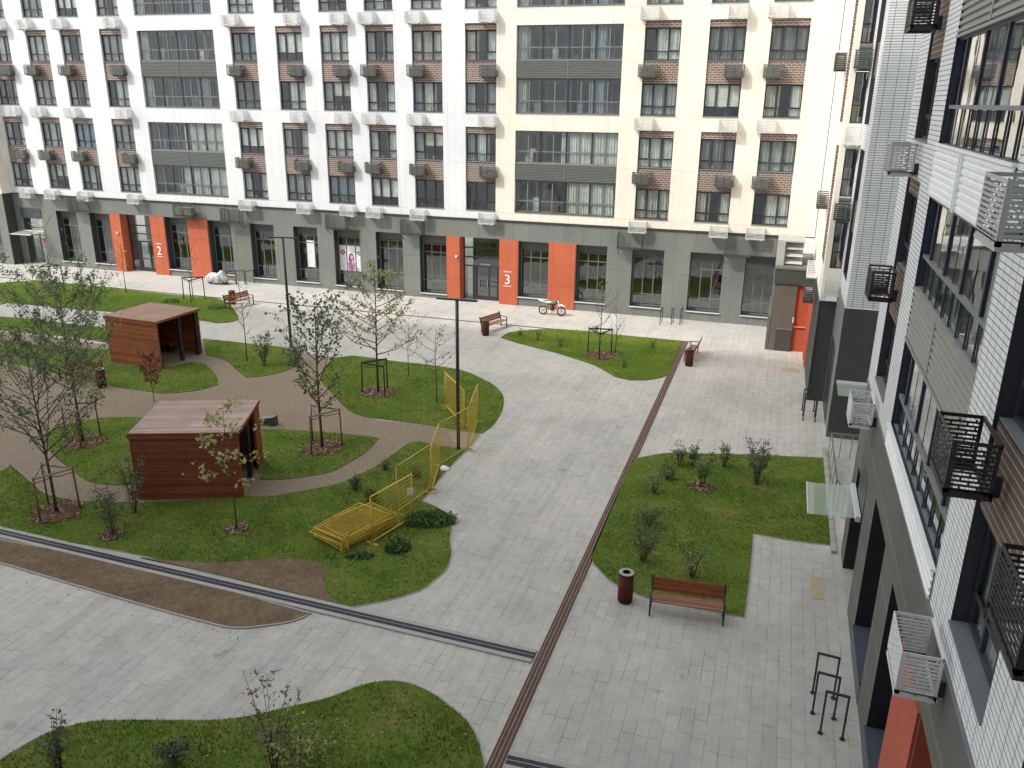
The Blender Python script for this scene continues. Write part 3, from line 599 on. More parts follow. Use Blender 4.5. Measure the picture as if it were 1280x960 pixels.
def shop_mesh(w,h):
    mb=MB(); k='framel'; mb.box(0,.06,0,.08,0,h,k); mb.box(w-.06,w,0,.08,0,h,k); mb.box(.06,w-.06,0,.08,0,.06,k); mb.box(.06,w-.06,0,.08,h-.06,h,k)
    for z in (h*.2,h*.70,h*.84): mb.box(.06,w-.06,.004,.076,z-.03,z+.03,k)
    for i in (1,2): x=w*i/3; mb.box(x-.03,x+.03,.002,.07,.06,h*.84,k)
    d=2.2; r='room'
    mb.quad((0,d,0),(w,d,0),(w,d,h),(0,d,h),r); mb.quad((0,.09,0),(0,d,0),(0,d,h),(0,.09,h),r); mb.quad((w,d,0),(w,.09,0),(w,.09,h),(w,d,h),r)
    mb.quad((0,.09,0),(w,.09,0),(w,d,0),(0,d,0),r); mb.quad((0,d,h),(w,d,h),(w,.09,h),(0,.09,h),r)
    mb.box(.06,w-.06,.02,.05,h*.86,h-.06,'louvre')
    return mb
SC={}
for i,(a,b,c,d) in enumerate(OPEN):
    key=(round(b-a,1),round(d-c,1))
    if key not in SC: 
        mm=shop_mesh(b-a,d-c); SC[key]=(mm.mesh('shop_window'),pane_mesh(b-a,d-c,'shop'))
    o=obj('shop_window',SC[key][0],B1,(a+28,.60,c)); obj('pane',SC[key][1],o)
    s=MB(); s.box(-.03,b-a+.03,-.66,.0,-.05,-.003,'sillw'); s.build('sill',o)
# posters in two shop windows
def poster(a,c,parts):
    mb=MB()
    for (x0,x1,z0,z1,k,dy) in parts: mb.box(x0,x1,-dy,-dy+.004,z0,z1,k)
    return mb
mb=MB(); w_=2.0; 
mb.box(.66,1.30,.012,.016,1.0,2.95,'poster')
rr=random.Random(3)
for i in range(22): x=rr.uniform(.7,1.24); z=rr.uniform(1.05,2.85); s=rr.uniform(.02,.05); mb.box(x,x+s,.006,.009,z,z+s,rr.choice(['lilac','pink','cur_b']))
mb.build('poster',B1,(-33.45+28,.60,.4))
mb=MB()
for x0,x1 in ((.10,.62),(.72,1.33),(1.43,1.96)): mb.box(x0,x1,.012,.016,.98,2.80,'poster')
def ell(mb,cx,cz,rx,rz,y,k,n=18,f=None):
    pts=[]
    for i in range(n):
        t=2*PI*i/n; x=math.cos(t)*rx; z=math.sin(t)*rz
        if f: x,z=f(x,z)
        pts.append((cx+x,y,cz+z))
    mb.poly(pts[::1],k)
lip=lambda x,z:(x,z*(1-.55*abs(x)/.22)+(.03 if z>0 and abs(x)>.05 else 0))
ell(mb,.36,2.30,.22,.19,.008,'magenta',22,lip); ell(mb,.36,2.31,.14,.035,.006,'poster',14)
ell(mb,1.69,2.28,.22,.17,.008,'pink',22,lip); ell(mb,1.69,2.29,.14,.03,.006,'poster',14)
for i in range(14): x=rr.choice([rr.uniform(.14,.55),rr.uniform(1.47,1.9)]); z=rr.uniform(1.02,1.95); s=rr.uniform(.03,.07); mb.box(x,x+s,.006,.009,z,z+s,rr.choice(['lilac','hair','cur_b']))
mb.box(.74,1.31,.008,.010,.99,1.62,'lilac'); ell(mb,1.03,1.85,.22,.42,.007,'hair',20); ell(mb,1.06,1.98,.115,.17,.006,'skin',16); ell(mb,1.02,1.42,.24,.36,.0055,'pink',18); ell(mb,1.12,1.62,.07,.2,.005,'skin',12)
mb.box(.80,1.25,.006,.009,2.38,2.40,'pink')
mb.build('poster',B1,(-30.18+28,.60,.36))
# entrance doors
def door_unit(a,b,z1,name='entrance_door'):
    w_=b-a; mb=MB(); k='frame'; h=z1
    mb.box(0,.07,0,.1,0,h,k); mb.box(w_-.07,w_,0,.1,0,h,k); mb.box(.07,w_-.07,0,.1,h-.07,h,k)
    for z in (2.35,2.95,3.6):
        if z<h-.2: mb.box(.07,w_-.07,.005,.095,z-.04,z+.04,k)
    mb.box(w_*.28-.12,w_*.28+.16,-.01,.1,.0,2.31,k)
    for x in (.34,.66,.88): mb.box(w_*x-.05,w_*x+.05,.003,.09,0.0,2.31,k)
    mb.box(w_*.28+.16,w_-.07,.01,.09,0,.28,k); mb.box(w_*.34,w_*.9,.01,.09,.95,1.02,k)
    mb.box(.0,w_,1.9,1.95,0,h,'room')
    o=mb.build(name,B1,(a+28,.72,0)); p=MB(); p.quad((.06,.05,.02),(w_-.06,.05,.02),(w_-.06,.05,h-.06),(.06,.05,h-.06),'shop'); p.build('pane',o)
    q=MB(); q.box(w_*.40,w_*.42,-.06,-.03,.9,1.4,'steel'); q.box(w_*.62,w_*.64,-.06,-.03,.9,1.4,'steel'); q.build('handle',o)
    r=MB(); r.box(w_*.42,w_*.66,.1,.2,2.42,2.50,'poster'); r.build('entrance_light',o)
for a,b,c,d in DOORS[1:]: door_unit(a,b,d)
o=None
a,b,c,d=DOORS[0]; mb=MB(); w_=b-a
mb.box(0,.07,0,.1,0,3.7,'framel'); mb.box(w_-.07,w_,0,.1,0,3.7,'framel')
for z in (2.3,2.9,3.66): mb.box(.07,w_-.07,.01,.09,z-.04,z+.04,'framel')
for x in (.4,.8): mb.box(w_*x-.04,w_*x+.04,.0,.09,0,2.26,'framel')
mb.box(0,w_,1.9,1.95,0,3.7,'room'); o=mb.build('entrance_door',B1,(a+28,.6,0)); pane=MB(); pane.quad((.06,.05,.02),(w_-.06,.05,.02),(w_-.06,.05,3.66),(.06,.05,3.66),'shop'); pane.build('pane',o)
mb=MB(); mb.box(w_*.55,w_*.95,-.012,-.006,1.3,2.0,'redposter')
for i in range(4): mb.box(w_*.57,w_*.93,-.018,-.013,1.38+i*.15,1.42+i*.15,'poster')
mb.build('notice',o)
mb=MB(); mb.box(a-.1,b+.0,D+.0,D+.045,3.78,4.55,'bluegrey'); 
for i in range(6): mb.box(a-.1,b,D-.015,D-.0,3.84+i*.12,3.88+i*.12,'bluegrey')
mb.build('vent_panel',B1,(28,-D,0))
mb=MB(); 
mb.quad((a-.1,D-1.35,2.62),(b+.05,D-1.35,2.62),(b+.05,D+.04,2.72),(a-.1,D+.04,2.72),'canglass'); mb.box(a-.1,b+.05,D-1.36,D-1.33,2.58,2.64,'sillw')
mb.box(a-.1,b+.05,D-.02,D+.045,2.66,2.76,'sillw'); mb.build('glass_canopy',B1,(28,-D,0))
# numbers
def text(s,size,k,loc,parent,name,extr=.015):
    cu=bpy.data.curves.new('t','FONT'); cu.body=s; cu.size=size; cu.extrude=extr; cu.align_x='CENTER'; to=bpy.data.objects.new('t',cu); COL.objects.link(to)
    dg=bpy.context.evaluated_depsgraph_get(); me=bpy.data.meshes.new_from_object(to.evaluated_get(dg)); bpy.data.objects.remove(to)
    me.materials.clear(); me.materials.append(M[k]); me.transform(Matrix.Rotation(PI/2,4,'X')); me.name=name
    return obj(name,me,parent,loc)
for x,s in ((-45.38,'2'),(-17.08,'3')):
    o=text(s,.92,'poster',(x+28,-.04,1.58 if s=='2' else 1.42),B1,'entrance_number'); z0=1.58 if s=='2' else 1.42
    mb=MB()
    for i in range(7): mb.box(-.26+i*.078,-.26+i*.078+.05,-.01,.01,.80,.88,'poster')
    mb.box(-.28,.28,-.01,.01,-.16,-.12,'poster'); mb.build('number_trim',o)
for x in (-20.75,-49.1): mb=MB(); mb.box(x-.06,x+.06,D-.16,D-.022,3.0,3.12,'poster'); mb.build('security_camera',B1,(28,-D,0))
# ------------------------------------------------------------------ block beyond the left corner
B2=thing('apartment_building','beige corner block with grey base at the far left edge of the photo','building',(-64,51.85,0))
mb=MB(); hs=[(-61.9,-60.0,.45,4.45,.5,'darkgrey')]
wallgrid(mb,(0,51.85,0),(1,0,0),(0,-1,0),-80,-59.2,0,5.68,hs,'grey'); mb.quad((-59.2,51.85,0),(-59.2,D+.1,0),(-59.2,D+.1,5.68),(-59.2,51.85,5.68),'darkgrey')  # side face takes darker cladding, its shade put into the colour
mb.build('ground_floor_wall',B2,(64,-51.85,0))
mb=MB(); mb.quad((-80,51.85,5.68),(-59.2,51.85,5.68),(-59.2,51.85,TOP),(-80,51.85,TOP),'beige'); mb.quad((-59.2,51.85,5.68),(-59.2,D+.1,5.68),(-59.2,D+.1,TOP),(-59.2,51.85,TOP),'beige2'); mb.build('upper_wall',B2,(64,-51.85,0))
o=obj('shop_window',shop_mesh(1.9,4.0).mesh('shop_window'),B2,(-61.9+64,.5,.45)); obj('pane',pane_mesh(1.9,4.0,'shop'),o)
for z in BB:
    for dz in (0,3.11): put_window(B2,(-61.6,51.80,z+dz),0,1.9,1.78,5)
    mb=MB(); louvre(mb,.6,1.2,'louvre'); mb.build('louvre_panel',B2,(64-60.0,-.06,z+1.9))
# ------------------------------------------------------------------ right wing
WX=2.95
B3=thing('apartment_building','white tiled apartment wing with glazed loggias along the right side of the courtyard','building',(5,12,0))
WO=(-5,-12,0)
# near section, facing -x : u runs along +y
NW=[(21.2,23.35,'f'),(9.38,11.58,'n'),(-1.0,1.2,'n')]   # window columns
NL=[(12.93,19.62),(1.9,8.0)]
hs=[]
for a,b,_ in NW:
    for z in BB: hs.append((a,b,z-.05,z+5.28,.30 if _=='n' else .26,'frame'))
for a,b in NL:
    for z in BB: hs.append((a,b,z,z+5.12,.30,'navy'))
mb=MB(); wallgrid(mb,(WX,0,0),(0,-1,0),(-1,0,0),-24.9,3,5.68,34,[(-h[1],-h[0],*h[2:]) for h in hs],'tile')
mb.quad((WX,24.9,5.68),(12,24.9,5.68),(12,24.9,34),(WX,24.9,34),'tilef'); mb.quad((WX,-3,34),(12,-3,34),(12,24.9,34),(WX,24.9,34),'darkgrey')
mb.build('tiled_wall',B3,WO)
for a,b,_ in NW:
    for z in BB:
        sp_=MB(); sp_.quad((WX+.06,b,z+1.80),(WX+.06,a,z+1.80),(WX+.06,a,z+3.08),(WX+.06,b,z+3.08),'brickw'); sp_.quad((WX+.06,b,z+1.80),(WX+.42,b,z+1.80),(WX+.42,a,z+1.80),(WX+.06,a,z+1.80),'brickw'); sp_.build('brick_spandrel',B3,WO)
        sp_=MB(); sp_.quad((WX+.06,b,z+4.88),(WX+.06,a,z+4.88),(WX+.06,a,z+5.275),(WX+.06,b,z+5.275),'brickw'); sp_.build('brick_lintel',B3,WO)
        sp_=MB(); sp_.box(WX-.03,WX+.42,a,b,z-.05,z-.01,'sill'); sp_.build('window_sill',B3,WO); sp_=MB(); sp_.box(WX+.06,WX+.42,a,b,z+3.06,z+3.10,'sill'); sp_.build('window_sill',B3,WO)
for a,b,_ in NW:
    for zi,z in enumerate(BB):
        for dz,hh in ((0,1.80),(3.11,1.77)): put_window(B3,(WX+(.22 if _=='n' else .16),b,z+dz),-PI/2,b-a,hh,[7,2,11,1][(zi*2+int(dz>0)+int(a))%4],True)
def louv(mb,ya,yb,z0,h,k,x=WX+.04,pitch=.13,lip=.04):
    t=MB(); louvre(t,yb-ya,h,k,pitch,lip); n=len(mb.v); mb.v+=[(x+yy,yb-xx,zz+z0) for xx,yy,zz in t.v]
    for f in t.f: mb.f.append(tuple(n+j for j in f)); mb.m.append(mb.mi(k)); mb.sm.append(False)
for a,b in NL:
    for z in BB:
        mbg=MB(); louv(mbg,a,b,z+2.08,1.08,'louvrew'); mbg.quad((WX+.07,b,z+2.05),(WX+.07,a,z+2.05),(WX+.07,a,z+3.16),(WX+.07,b,z+3.16),'louvrew')
        # the joint cover in the middle and the notched near end
        c=(a+b)/2+.3; mbg.box(WX-.012,WX+.05,c-.05,c+.05,z+2.1,z+3.14,'louvrew')
        mbg.box(WX-.02,WX+.3,a,b,z+2.02,z+2.075,'louvrew'); mbg.box(WX-.02,WX+.3,a,b,z+3.165,z+3.21,'louvrew'); mbg.build('grey_louvre_panel',B3,WO)
    for z0,z1 in ((5.72,6.24),(11.42,12.43),(17.6,18.6)):
        mbw=MB(); louv(mbw,a,b,z0,z1-z0,'louvrewhite',WX-.03,.115,.022); mbw.box(WX-.075,WX+.0,a,b,z1,z1+.045,'louvrewhite'); c=(a+b)/2+.3
        if z1-z0>.6: mbw.box(WX-.085,WX-.02,c-.13,c-.06,z0,z1,'louvrewhite'); mbw.box(WX-.085,WX-.02,c+.06,c+.13,z0,z1,'louvrewhite')
        mbw.build('white_louvre_panel',B3,WO)
    for i,z in enumerate(BB):
        for dz,hh in ((0,2.03),(3.20,1.92)):
            put_loggia(B3,(WX+.07,b,z+dz),-PI/2,b-a,hh,20+i,[('a',.05,.2),('b',.45,.6)] if i==1 else [('b',.1,.2)],True,8,.36,'rooml','navy')
            # opened sashes folded together, as in the photograph
    
# grey base
SB=[(17.58,19.92,.62,4.22),(14.22,16.1,.62,4.15)]
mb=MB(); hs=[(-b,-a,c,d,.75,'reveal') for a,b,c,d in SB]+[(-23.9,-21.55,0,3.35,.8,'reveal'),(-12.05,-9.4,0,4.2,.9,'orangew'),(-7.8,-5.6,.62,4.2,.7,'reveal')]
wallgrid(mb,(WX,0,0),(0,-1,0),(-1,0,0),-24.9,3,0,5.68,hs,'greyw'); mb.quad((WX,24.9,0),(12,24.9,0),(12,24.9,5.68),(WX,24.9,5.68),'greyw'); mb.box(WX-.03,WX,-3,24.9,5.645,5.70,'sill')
mb.build('ground_floor_wall',B3,WO)
for a,b,c,d in SB:
    mb=MB(); mb.box(WX+.004,WX+.6,a+.003,b-.003,c-.05,c+.012,'bluegrey'); mb.box(WX-.05,WX-.003,a-.02,b+.02,c-.06,c+.012,'bluegrey'); mb.box(WX-.012,WX-.002,a,b,.0,c-.06,'bluegrey'); mb.build('window_ledge',B3,WO)
    o=obj('shop_window',shop_mesh(b-a,d-c).mesh('shop_window'),B3,(WX+.62-5,b-12,c),-PI/2); obj('pane',pane_mesh(b-a,d-c,'shop'),o)
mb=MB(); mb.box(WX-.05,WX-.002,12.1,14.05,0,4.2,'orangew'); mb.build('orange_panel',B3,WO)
mb=MB(); mb.box(WX+.8,WX+.88,9.4,12.05,0,4.2,'frame'); mb.build('entrance_door',B3,WO)
mb=MB(); mb.box(WX+.7,WX+.78,21.55,23.9,0,3.35,'frame'); mb.build('entrance_door',B3,WO)
mb=MB(); mb.box(WX-.012,WX-.002,21.6,23.2,2.9,3.9,'bluegrey'); mb.build('vent_panel',B3,WO)
mb=MB(); mb.quad((1.62,21.85,2.62),(1.62,23.95,2.62),(WX-.12,23.95,2.68),(WX-.12,21.85,2.68),'canglass'); mb.box(WX-.13,WX-.003,21.8,24.0,2.60,2.76,'sillw'); mb.box(1.60,1.63,21.85,23.95,2.60,2.64,'sillw')
mb.build('glass_canopy',B3,WO)
# middle section: end face at y=34.85, side at x=2.9
mb=MB(); mb.quad((2.9,34.85,5.55),(12,34.85,5.55),(12,34.85,34),(2.9,34.85,34),'tilef')
hs=[(-38.6,-36.4,z,z+5.2,.3,'frame') for z in BB]; wallgrid(mb,(2.9,0,0),(0,-1,0),(-1,0,0),-39.4,-34.85,5.55,34,hs,'tile'); mb.quad((2.9,34.85,34),(12,34.85,34),(12,39.4,34),(2.9,39.4,34),'darkgrey')
mb.build('tiled_wall',B3,WO)
for z in BB:
    for dz in (0,3.11): put_window(B3,(3.12,38.6,z+dz),-PI/2,2.2,1.78,1,True)
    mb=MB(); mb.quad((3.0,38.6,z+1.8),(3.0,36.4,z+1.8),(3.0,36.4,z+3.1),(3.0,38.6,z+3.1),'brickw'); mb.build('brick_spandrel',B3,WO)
mb=MB(); mb.box(2.86,7.0,34.80,34.84,.0,5.52,'darkgrey'); mb.quad((2.86,39.4,0),(2.86,34.80,0),(2.86,34.80,5.55),(2.86,39.4,5.55),'framel'); mb.quad((2.85,38.9,0),(2.85,36.3,0),(2.85,36.3,3.4),(2.85,38.9,3.4),'black'); mb.box(2.84,7,34.78,34.82,0,.25,'greyw')  # flat black quad stands in for the dark of the door recess
mb.build('ground_floor_wall',B3,WO)
mb=MB(); mb.quad((2.95,33.2,2.38),(5,33.2,2.38),(5,34.78,2.44),(2.95,34.78,2.44),'canglass'); mb.box(2.95,5,34.72,34.79,2.40,2.52,'sillw'); mb.build('glass_canopy',B3,WO)
mb=MB(); mb.quad((6.5,34.8,0),(6.5,24.9,0),(6.5,24.9,34),(6.5,34.8,34),'tile'); mb.build('recess_wall',B3,WO)
# far section with glass-fronted loggias: front y=39.4, side x=2.12
mb=MB(); 
hs=[(-42.6,-40.3,z,z+5.2,.25,'brick') for z in BB]; wallgrid(mb,(2.14,0,0),(0,-1,0),(-1,0,0),-D,-39.4,4.8,34,hs,'beige2')
mb.quad((2.14,39.4,4.8),(2.36,39.4,4.8),(2.36,39.4,34),(2.14,39.4,34),'beige2'); mb.quad((2.86,39.38,4.8),(2.98,39.38,4.8),(2.98,39.38,34),(2.86,39.38,34),'tilef')
for z0,z1 in ((5.0,6.27),(11.42,12.45),(17.6,18.62),(23.8,34)): mb.quad((2.36,39.4,z0),(2.86,39.4,z0),(2.86,39.4,z1),(2.36,39.4,z1),'beige2')
mb.quad((2.14,39.4,34),(12,39.4,34),(12,D,34),(2.14,D,34),'darkgrey'); mb.build('beige_side_wall',B3,WO)
for z in BB:
    mb=MB(); mb.quad((2.24,42.6,z+1.8),(2.24,40.3,z+1.8),(2.24,40.3,z+3.1),(2.24,42.6,z+3.1),'brick'); mb.build('brick_spandrel',B3,WO)
    for dz in (0,3.11): put_window(B3,(2.32,42.6,z+dz),-PI/2,2.3,1.78,2,False)
    t=MB(); louvre(t,.5,1.06,'louvre',.2,.03); t.build('grey_louvre_panel',B3,(2.36-5,39.36-12,z+2.06))
    for dz,hh in ((0,2.04),(3.14,1.98)):
        L=Vector((2.36,39.42,z+dz))-B3.location; mm=MB(); mm.box(0,.05,0,.05,0,hh,'navy'); mm.box(.24,.27,0,.05,0,hh,'navy'); mm.box(.45,.5,0,.05,0,hh,'navy'); mm.box(.05,.45,0,.05,.7,.75,'navy'); mm.box(.05,.45,0,.05,0,.05,'navy'); mm.box(.05,.45,0,.05,hh-.05,hh,'navy')
        mm.quad((0,1,0),(.5,1,0),(.5,1,hh),(0,1,hh),'room'); mm.quad((0,.06,0),(.5,.06,0),(.5,1,0),(0,1,0),'room'); mm.quad((0,1,hh),(.5,1,hh),(.5,.06,hh),(0,.06,hh),'room')
        rr=random.Random(int(z+dz*3)); mm.box(.1,.4,.5,.7,0,rr.uniform(.5,1.2),rr.choice(['cur_c','cur_f','yellow_toy','cur_a'])); mm.box(.2,.45,.2,.3,0,rr.uniform(.2,.6),rr.choice(['cur_a','red','cur_d']))
        o=mm.build('corner_loggia',B3,L); obj('pane',pane_mesh(.5,hh,'glassn'),o)
mb=MB(); mb.box(2.12,2.86,39.36,39.40,0,4.78,'darkgrey'); mb.quad((2.12,D,0),(2.12,39.36,0),(2.12,39.36,4.8),(2.12,D,4.8),'darkgrey'); mb.box(2.08,2.14,39.3,39.42,0,4.8,'framel'); mb.box(2.08,2.12,44.6,47.4,0,3.8,'orange'); mb.box(2.05,2.12,45.1,45.3,0,3.9,'orange')
mb.build('ground_floor_wall',B3,WO)
# entrance four: the vestibule in the inner corner
V4=thing('entrance_porch','dark grey entrance porch with orange recess in the inner corner of the two blocks','porch',(1.1,50,0))
VO=(-1.1,-50,0)
mb=MB(); mb.box(.1,2.10,47.42,D-.02,3.82,4.62,'darkgrey'); mb.box(.06,2.11,47.38,D-.02,4.62,4.72,'greyw'); mb.build('canopy',V4,VO)
mb=MB(); mb.box(.16,1.36,47.5,47.7,0,3.82,'taupe'); mb.box(.16,.3,47.7,D,0,3.82,'taupe'); mb.build('front_wall',V4,VO)
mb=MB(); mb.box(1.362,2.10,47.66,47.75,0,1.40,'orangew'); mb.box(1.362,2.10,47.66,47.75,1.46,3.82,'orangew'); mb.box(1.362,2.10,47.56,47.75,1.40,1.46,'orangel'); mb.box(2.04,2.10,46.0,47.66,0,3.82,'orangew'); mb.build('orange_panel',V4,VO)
mb=MB(); mb.box(.5,1.34,47.46,47.497,0,1.25,'darkgrey'); mb.box(.5,1.34,47.46,47.497,1.252,1.30,'steel'); mb.build('dark_reflection_panel',V4,VO)  # dark plate paints the reflected gradient on the lower taupe wall
mb=MB(); mb.box(-.02,.14,47.5,D-.05,0,2.0,'greyw'); mb.build('side_wall',V4,VO)
mb=MB(); mb.box(1.30,1.35,47.40,47.46,1.7,2.0,'poster'); mb.build('intercom',V4,VO)
mb=MB(); mb.box(.06,.48,48.2,50.4,4.722,6.0,'drainw'); mb.box(.48,1.45,50.3,50.4,4.722,6.0,'brick'); mb.box(.48,.52,48.3,50.3,4.722,6.0,'brick'); mb.box(.06,1.5,48.2,50.4,6.0,6.08,'drainw')
for z in (4.80,5.2,5.6): mb.quad((.53,48.3,z),(1.45,48.3,z),(1.45,48.75,z+.30),(.53,48.75,z+.30),'acm')
mb.build('louvred_vent_box',V4,VO)
# tall block on the camera's side of the court
B4=thing('apartment_building','tall apartment slab behind the viewpoint that shades the courtyard','building',(-40,-7,0))
mb=MB(); mb.box(-125,12,-16,-1.6,0,65.0,'white'); 
mb.build('wall',B4,(40,7,0))
# ------------------------------------------------------------------ air conditioner cages
def slot_panel(mb,O,U,V,L,Hh,k,pitch=.058,slot=.20,t=.012):
    """perforated sheet: O corner, U along, V up; border, bars and staggered webs"""
    O=np.array(O,float);U=np.array(U,float);V=np.array(V,float)
    def bar(a,b,c,d):
        p=O+U*a+V*(c+d)/2; q=O+U*b+V*(c+d)/2; nrm=np.cross(U,V); mb.obox(p,q,t,d-c,k,up=V)
    bd=.05
    bar(0,L,0,.115 if pitch<.07 else .09); bar(0,L,Hh-bd,Hh)
    bar(0,bd,bd,Hh-bd); bar(L-bd,L,bd,Hh-bd)
    n=max(2,int((Hh-2*bd)/pitch)); ph=(Hh-2*bd)/n  # slots
    for i in range(1,n): bar(bd,L-bd,bd+i*ph-ph*.24,bd+i*ph+ph*.24)
    for i in range(n):
        x=bd+(slot*.5 if i%2 else slot)
        while x<L-bd-.03: bar(x-.012,x+.012,bd+i*ph+ph*.24-.001,bd+(i+1)*ph-ph*.24+.001); x+=slot
def solidish(mb,x0,x1,y0,y1,z0,z1,k,dark):
    """distant cage: thin panels with a few slots"""
    t=.015
    mb.box(x0,x1,y0,y0+t,z0,z0+.06,k); mb.box(x0,x1,y0,y0+t,z1-.06,z1,k)
    n=7; h=(z1-z0-.12)/n
    for i in range(n): mb.box(x0+.02,x1-.02,y0+.002,y0+t-.002,z0+.06+i*h,z0+.06+i*h+h*.52,k)
    for x in (x0,(x0+x1)/2-.02,x1-.04): mb.box(x,x+.04,y0,y0+t,z0+.06,z1-.06,k)
    for x in (x0,x1-t):
        mb.box(x,x+t,y0+t,y1,z0,z0+.06,k); mb.box(x,x+t,y0+t,y1,z1-.05,z1,k)
        for i in range(n): mb.box(x+.002,x+t-.002,y0+t,y1,z0+.06+i*h,z0+.06+i*h+h*.62,k)
    mb.box(x0,x1,y0+t,y1,z0-.0,z0+.02,k) if not dark else None
def far_cage_mesh(w,h,d,k):
    mb=MB(); solidish(mb,0,w,-d,0,0,h,k,k!='acw'); mb.box(.15,.2,-d,.0,-.06,-.0,k); mb.box(w-.2,w-.15,-d,0,-.06,0,k)
    if k=='acg': mb.box(.15,w-.2,-d+.1,-.12,.02,h-.12,'acm')
    return mb.mesh('air_conditioner_cage')
FC={'w':far_cage_mesh(1.10,.68,.52,'acdw'),'g':far_cage_mesh(1.12,.70,.55,'acg')}
ordn=['first','second','third','fourth','fifth','sixth','seventh','eighth','ninth','tenth','eleventh','twelfth','thirteenth','fourteenth']
rows_w={0:'lowest',1:'middle',2:'top'}
rows_g={0:'lower',1:'upper',2:'top'}
for ci,(a,b,s) in enumerate(COLS):
    for zi,z in enumerate(BB):
        x=a-.2 if s=='l' else b-1.0
        colr='beige wall' if a>XB else 'white wall'
        if z<18:
            o=obj('air_conditioner_cage',FC['g'],None,(x,D+.08,z+2.15)); tag(o,f'dark slatted cage on the far {colr}, {ordn[ci]} from left in the {rows_g[zi]} brick row','air conditioner cage','dark cages on the far facade')
        o=obj('air_conditioner_cage',FC['w'],None,(x-.05,D-.003,z-.86)); tag(o,f'white slatted cage on the far {colr}, {ordn[ci]} from left in the {rows_w[zi]} row','air conditioner cage','white cages on the far facade')
def base_cage(w,h,d):
    mb=MB(); k='acg'
    mb.tube([(0,-d,0),(w,-d,0)],.018,k,4)
    for p,q in (((0,-d,0),(w,-d,0)),((0,-d,h),(w,-d,h)),((0,-d,0),(0,-d,h)),((w,-d,0),(w,-d,h)),((w*.5,-d,0),(w*.5,-d,h)),((0,-d,0),(0,0,0)),((w,-d,0),(w,0,0)),((0,-d,h),(0,0,h)),((w,-d,h),(w,0,h)),((0,-d,0),(w,0,-.35)),((w,-d,0),(w,0,-.45)),((0,-d,0),(0,0,-.45))): mb.obox(p,q,.03,.03,k)
    for i in range(1,int(w/.07)): mb.obox((i*.07,-d,0),(i*.07,-d,h),.03,.012,k)
    for i in range(1,10): mb.obox((0,-d+d*i/10,0),(0,-d+d*i/10,h),.012,.025,k); mb.obox((w,-d+d*i/10,0),(w,-d+d*i/10,h),.012,.025,k)
    for i in range(1,8): mb.obox((0,-d+d*i/8,0),(w,-d+d*i/8,0),.02,.012,k)
    return mb
bc=[(-53.0,4.6,1.5),(-43.1,4.75,1.55),(-39.0,4.5,1.6),(-30.35,4.5,1.55),(-24.6,4.45,1.55),(-9.6,4.42,1.75),(-3.0,4.38,1.75)]
desc=['above the second shop window from the left','holding two units above entrance 2','left of the covered scooter window, over the grey pier','over the pier left of the poster window','over the pier left of the entrance marked 3','over the pier right of the leaning motorcycle','over the pier left of the corner porch']
bm_=base_cage(1.55,.95,.75).mesh('air_conditioner_cage')
for i,(x,z,wd) in enumerate(bc):
    o=obj('air_conditioner_cage',bm_,None,(x,D+.03,z)); tag(o,'open wire cage on grey base '+desc[i],'air conditioner cage','wire cages on the grey base')
for j,x in enumerate((-43.0,-42.25)):
    mb=MB(); mb.box(0,.68,-.62,-.25,0,.55,'acdw'); mb.tube([(.24,-.622,.28),(.24,-.64,.28)],.2,'acm',20); mb.build('air_conditioner',None,(x,D,4.82)).name
    o=COL.objects[-1] if False else bpy.data.objects[-1]
for o in list(bpy.data.objects):
    if o.name.startswith('air_conditioner') and 'cage' not in o.name and 'label' not in o: tag(o,('left' if o.location.x<-42.6 else 'right')+' white air conditioner unit inside the wire cage above the entrance marked 2','air conditioner','units in the wire cage')
def near_cage(y0,y1,z0,z1,k,label,x1=2.84,x0=2.30,coarse=False,face='w'):
    t=thing('air_conditioner_cage',label,'air conditioner cage',((x0+x1)/2,(y0+y1)/2,z0)); O=(-(x0+x1)/2,-(y0+y1)/2,-z0)
    pt=.09 if coarse else .058; sl=.3 if coarse else .2
    mb=MB(); slot_panel(mb,(x0,y0,z0),(0,1,0),(0,0,1),y1-y0,z1-z0,k,pt,sl); mb.build('front_panel',t,O)
    for y in (y0+.006,y1-.006):
        mb=MB(); slot_panel(mb,(x0+.008,y,z0),(1,0,0),(0,0,1),x1-x0-.008,z1-z0,k,pt,sl); mb.build('side_panel',t,O)
    mb=MB()
    for a in (y0+.12,y1-.16): mb.box(x0+.03,WX-.003,a,a+.04,z0+.01,z0+.05,k)
    mb.box(x0+.02,x1,y0+.02,y0+.05,z0,z0+.03,k); mb.box(x0+.02,x1,y1-.05,y1-.02,z0,z0+.03,k); mb.box(x1-.02,x1+.01,y0,y1,z0+.0,z0+.06,k); mb.box(x1-.02,x1+.01,y0,y1,z1-.06,z1,k)
    mb.box(x1,WX-.003,y0+.1,y0+.16,z0+.05,z0+.3,'frame'); mb.build('bracket',t,O)
    return t
near_cage(11.0,12.04,5.22,5.97,'acw','large white perforated cage with open top, nearest low one above the orange panel')
near_cage(10.5,11.56,8.62,9.37,'acd','large black perforated cage in front of the brown brick beside the white tiled pillar')
near_cage(10.35,11.5,11.68,12.46,'acm','big light grey perforated cage at the right edge beside the upper loggia')
near_cage(6.85,7.9,8.62,9.37,'acd','black perforated cage cut off by the right edge over the near window')
near_cage(21.75,22.8,5.28,5.98,'acw','white perforated cage just above the glass canopy on the grey base')
near_cage(21.75,22.8,8.62,9.36,'acd','black perforated cage on the brown brick of the narrow window strip')
near_cage(21.75,22.8,11.62,12.36,'acm','light grey perforated cage on the white tiled strip between the two black ones')
near_cage(21.75,22.8,14.78,15.5,'acd','black perforated cage at the top edge above the narrow window strip')
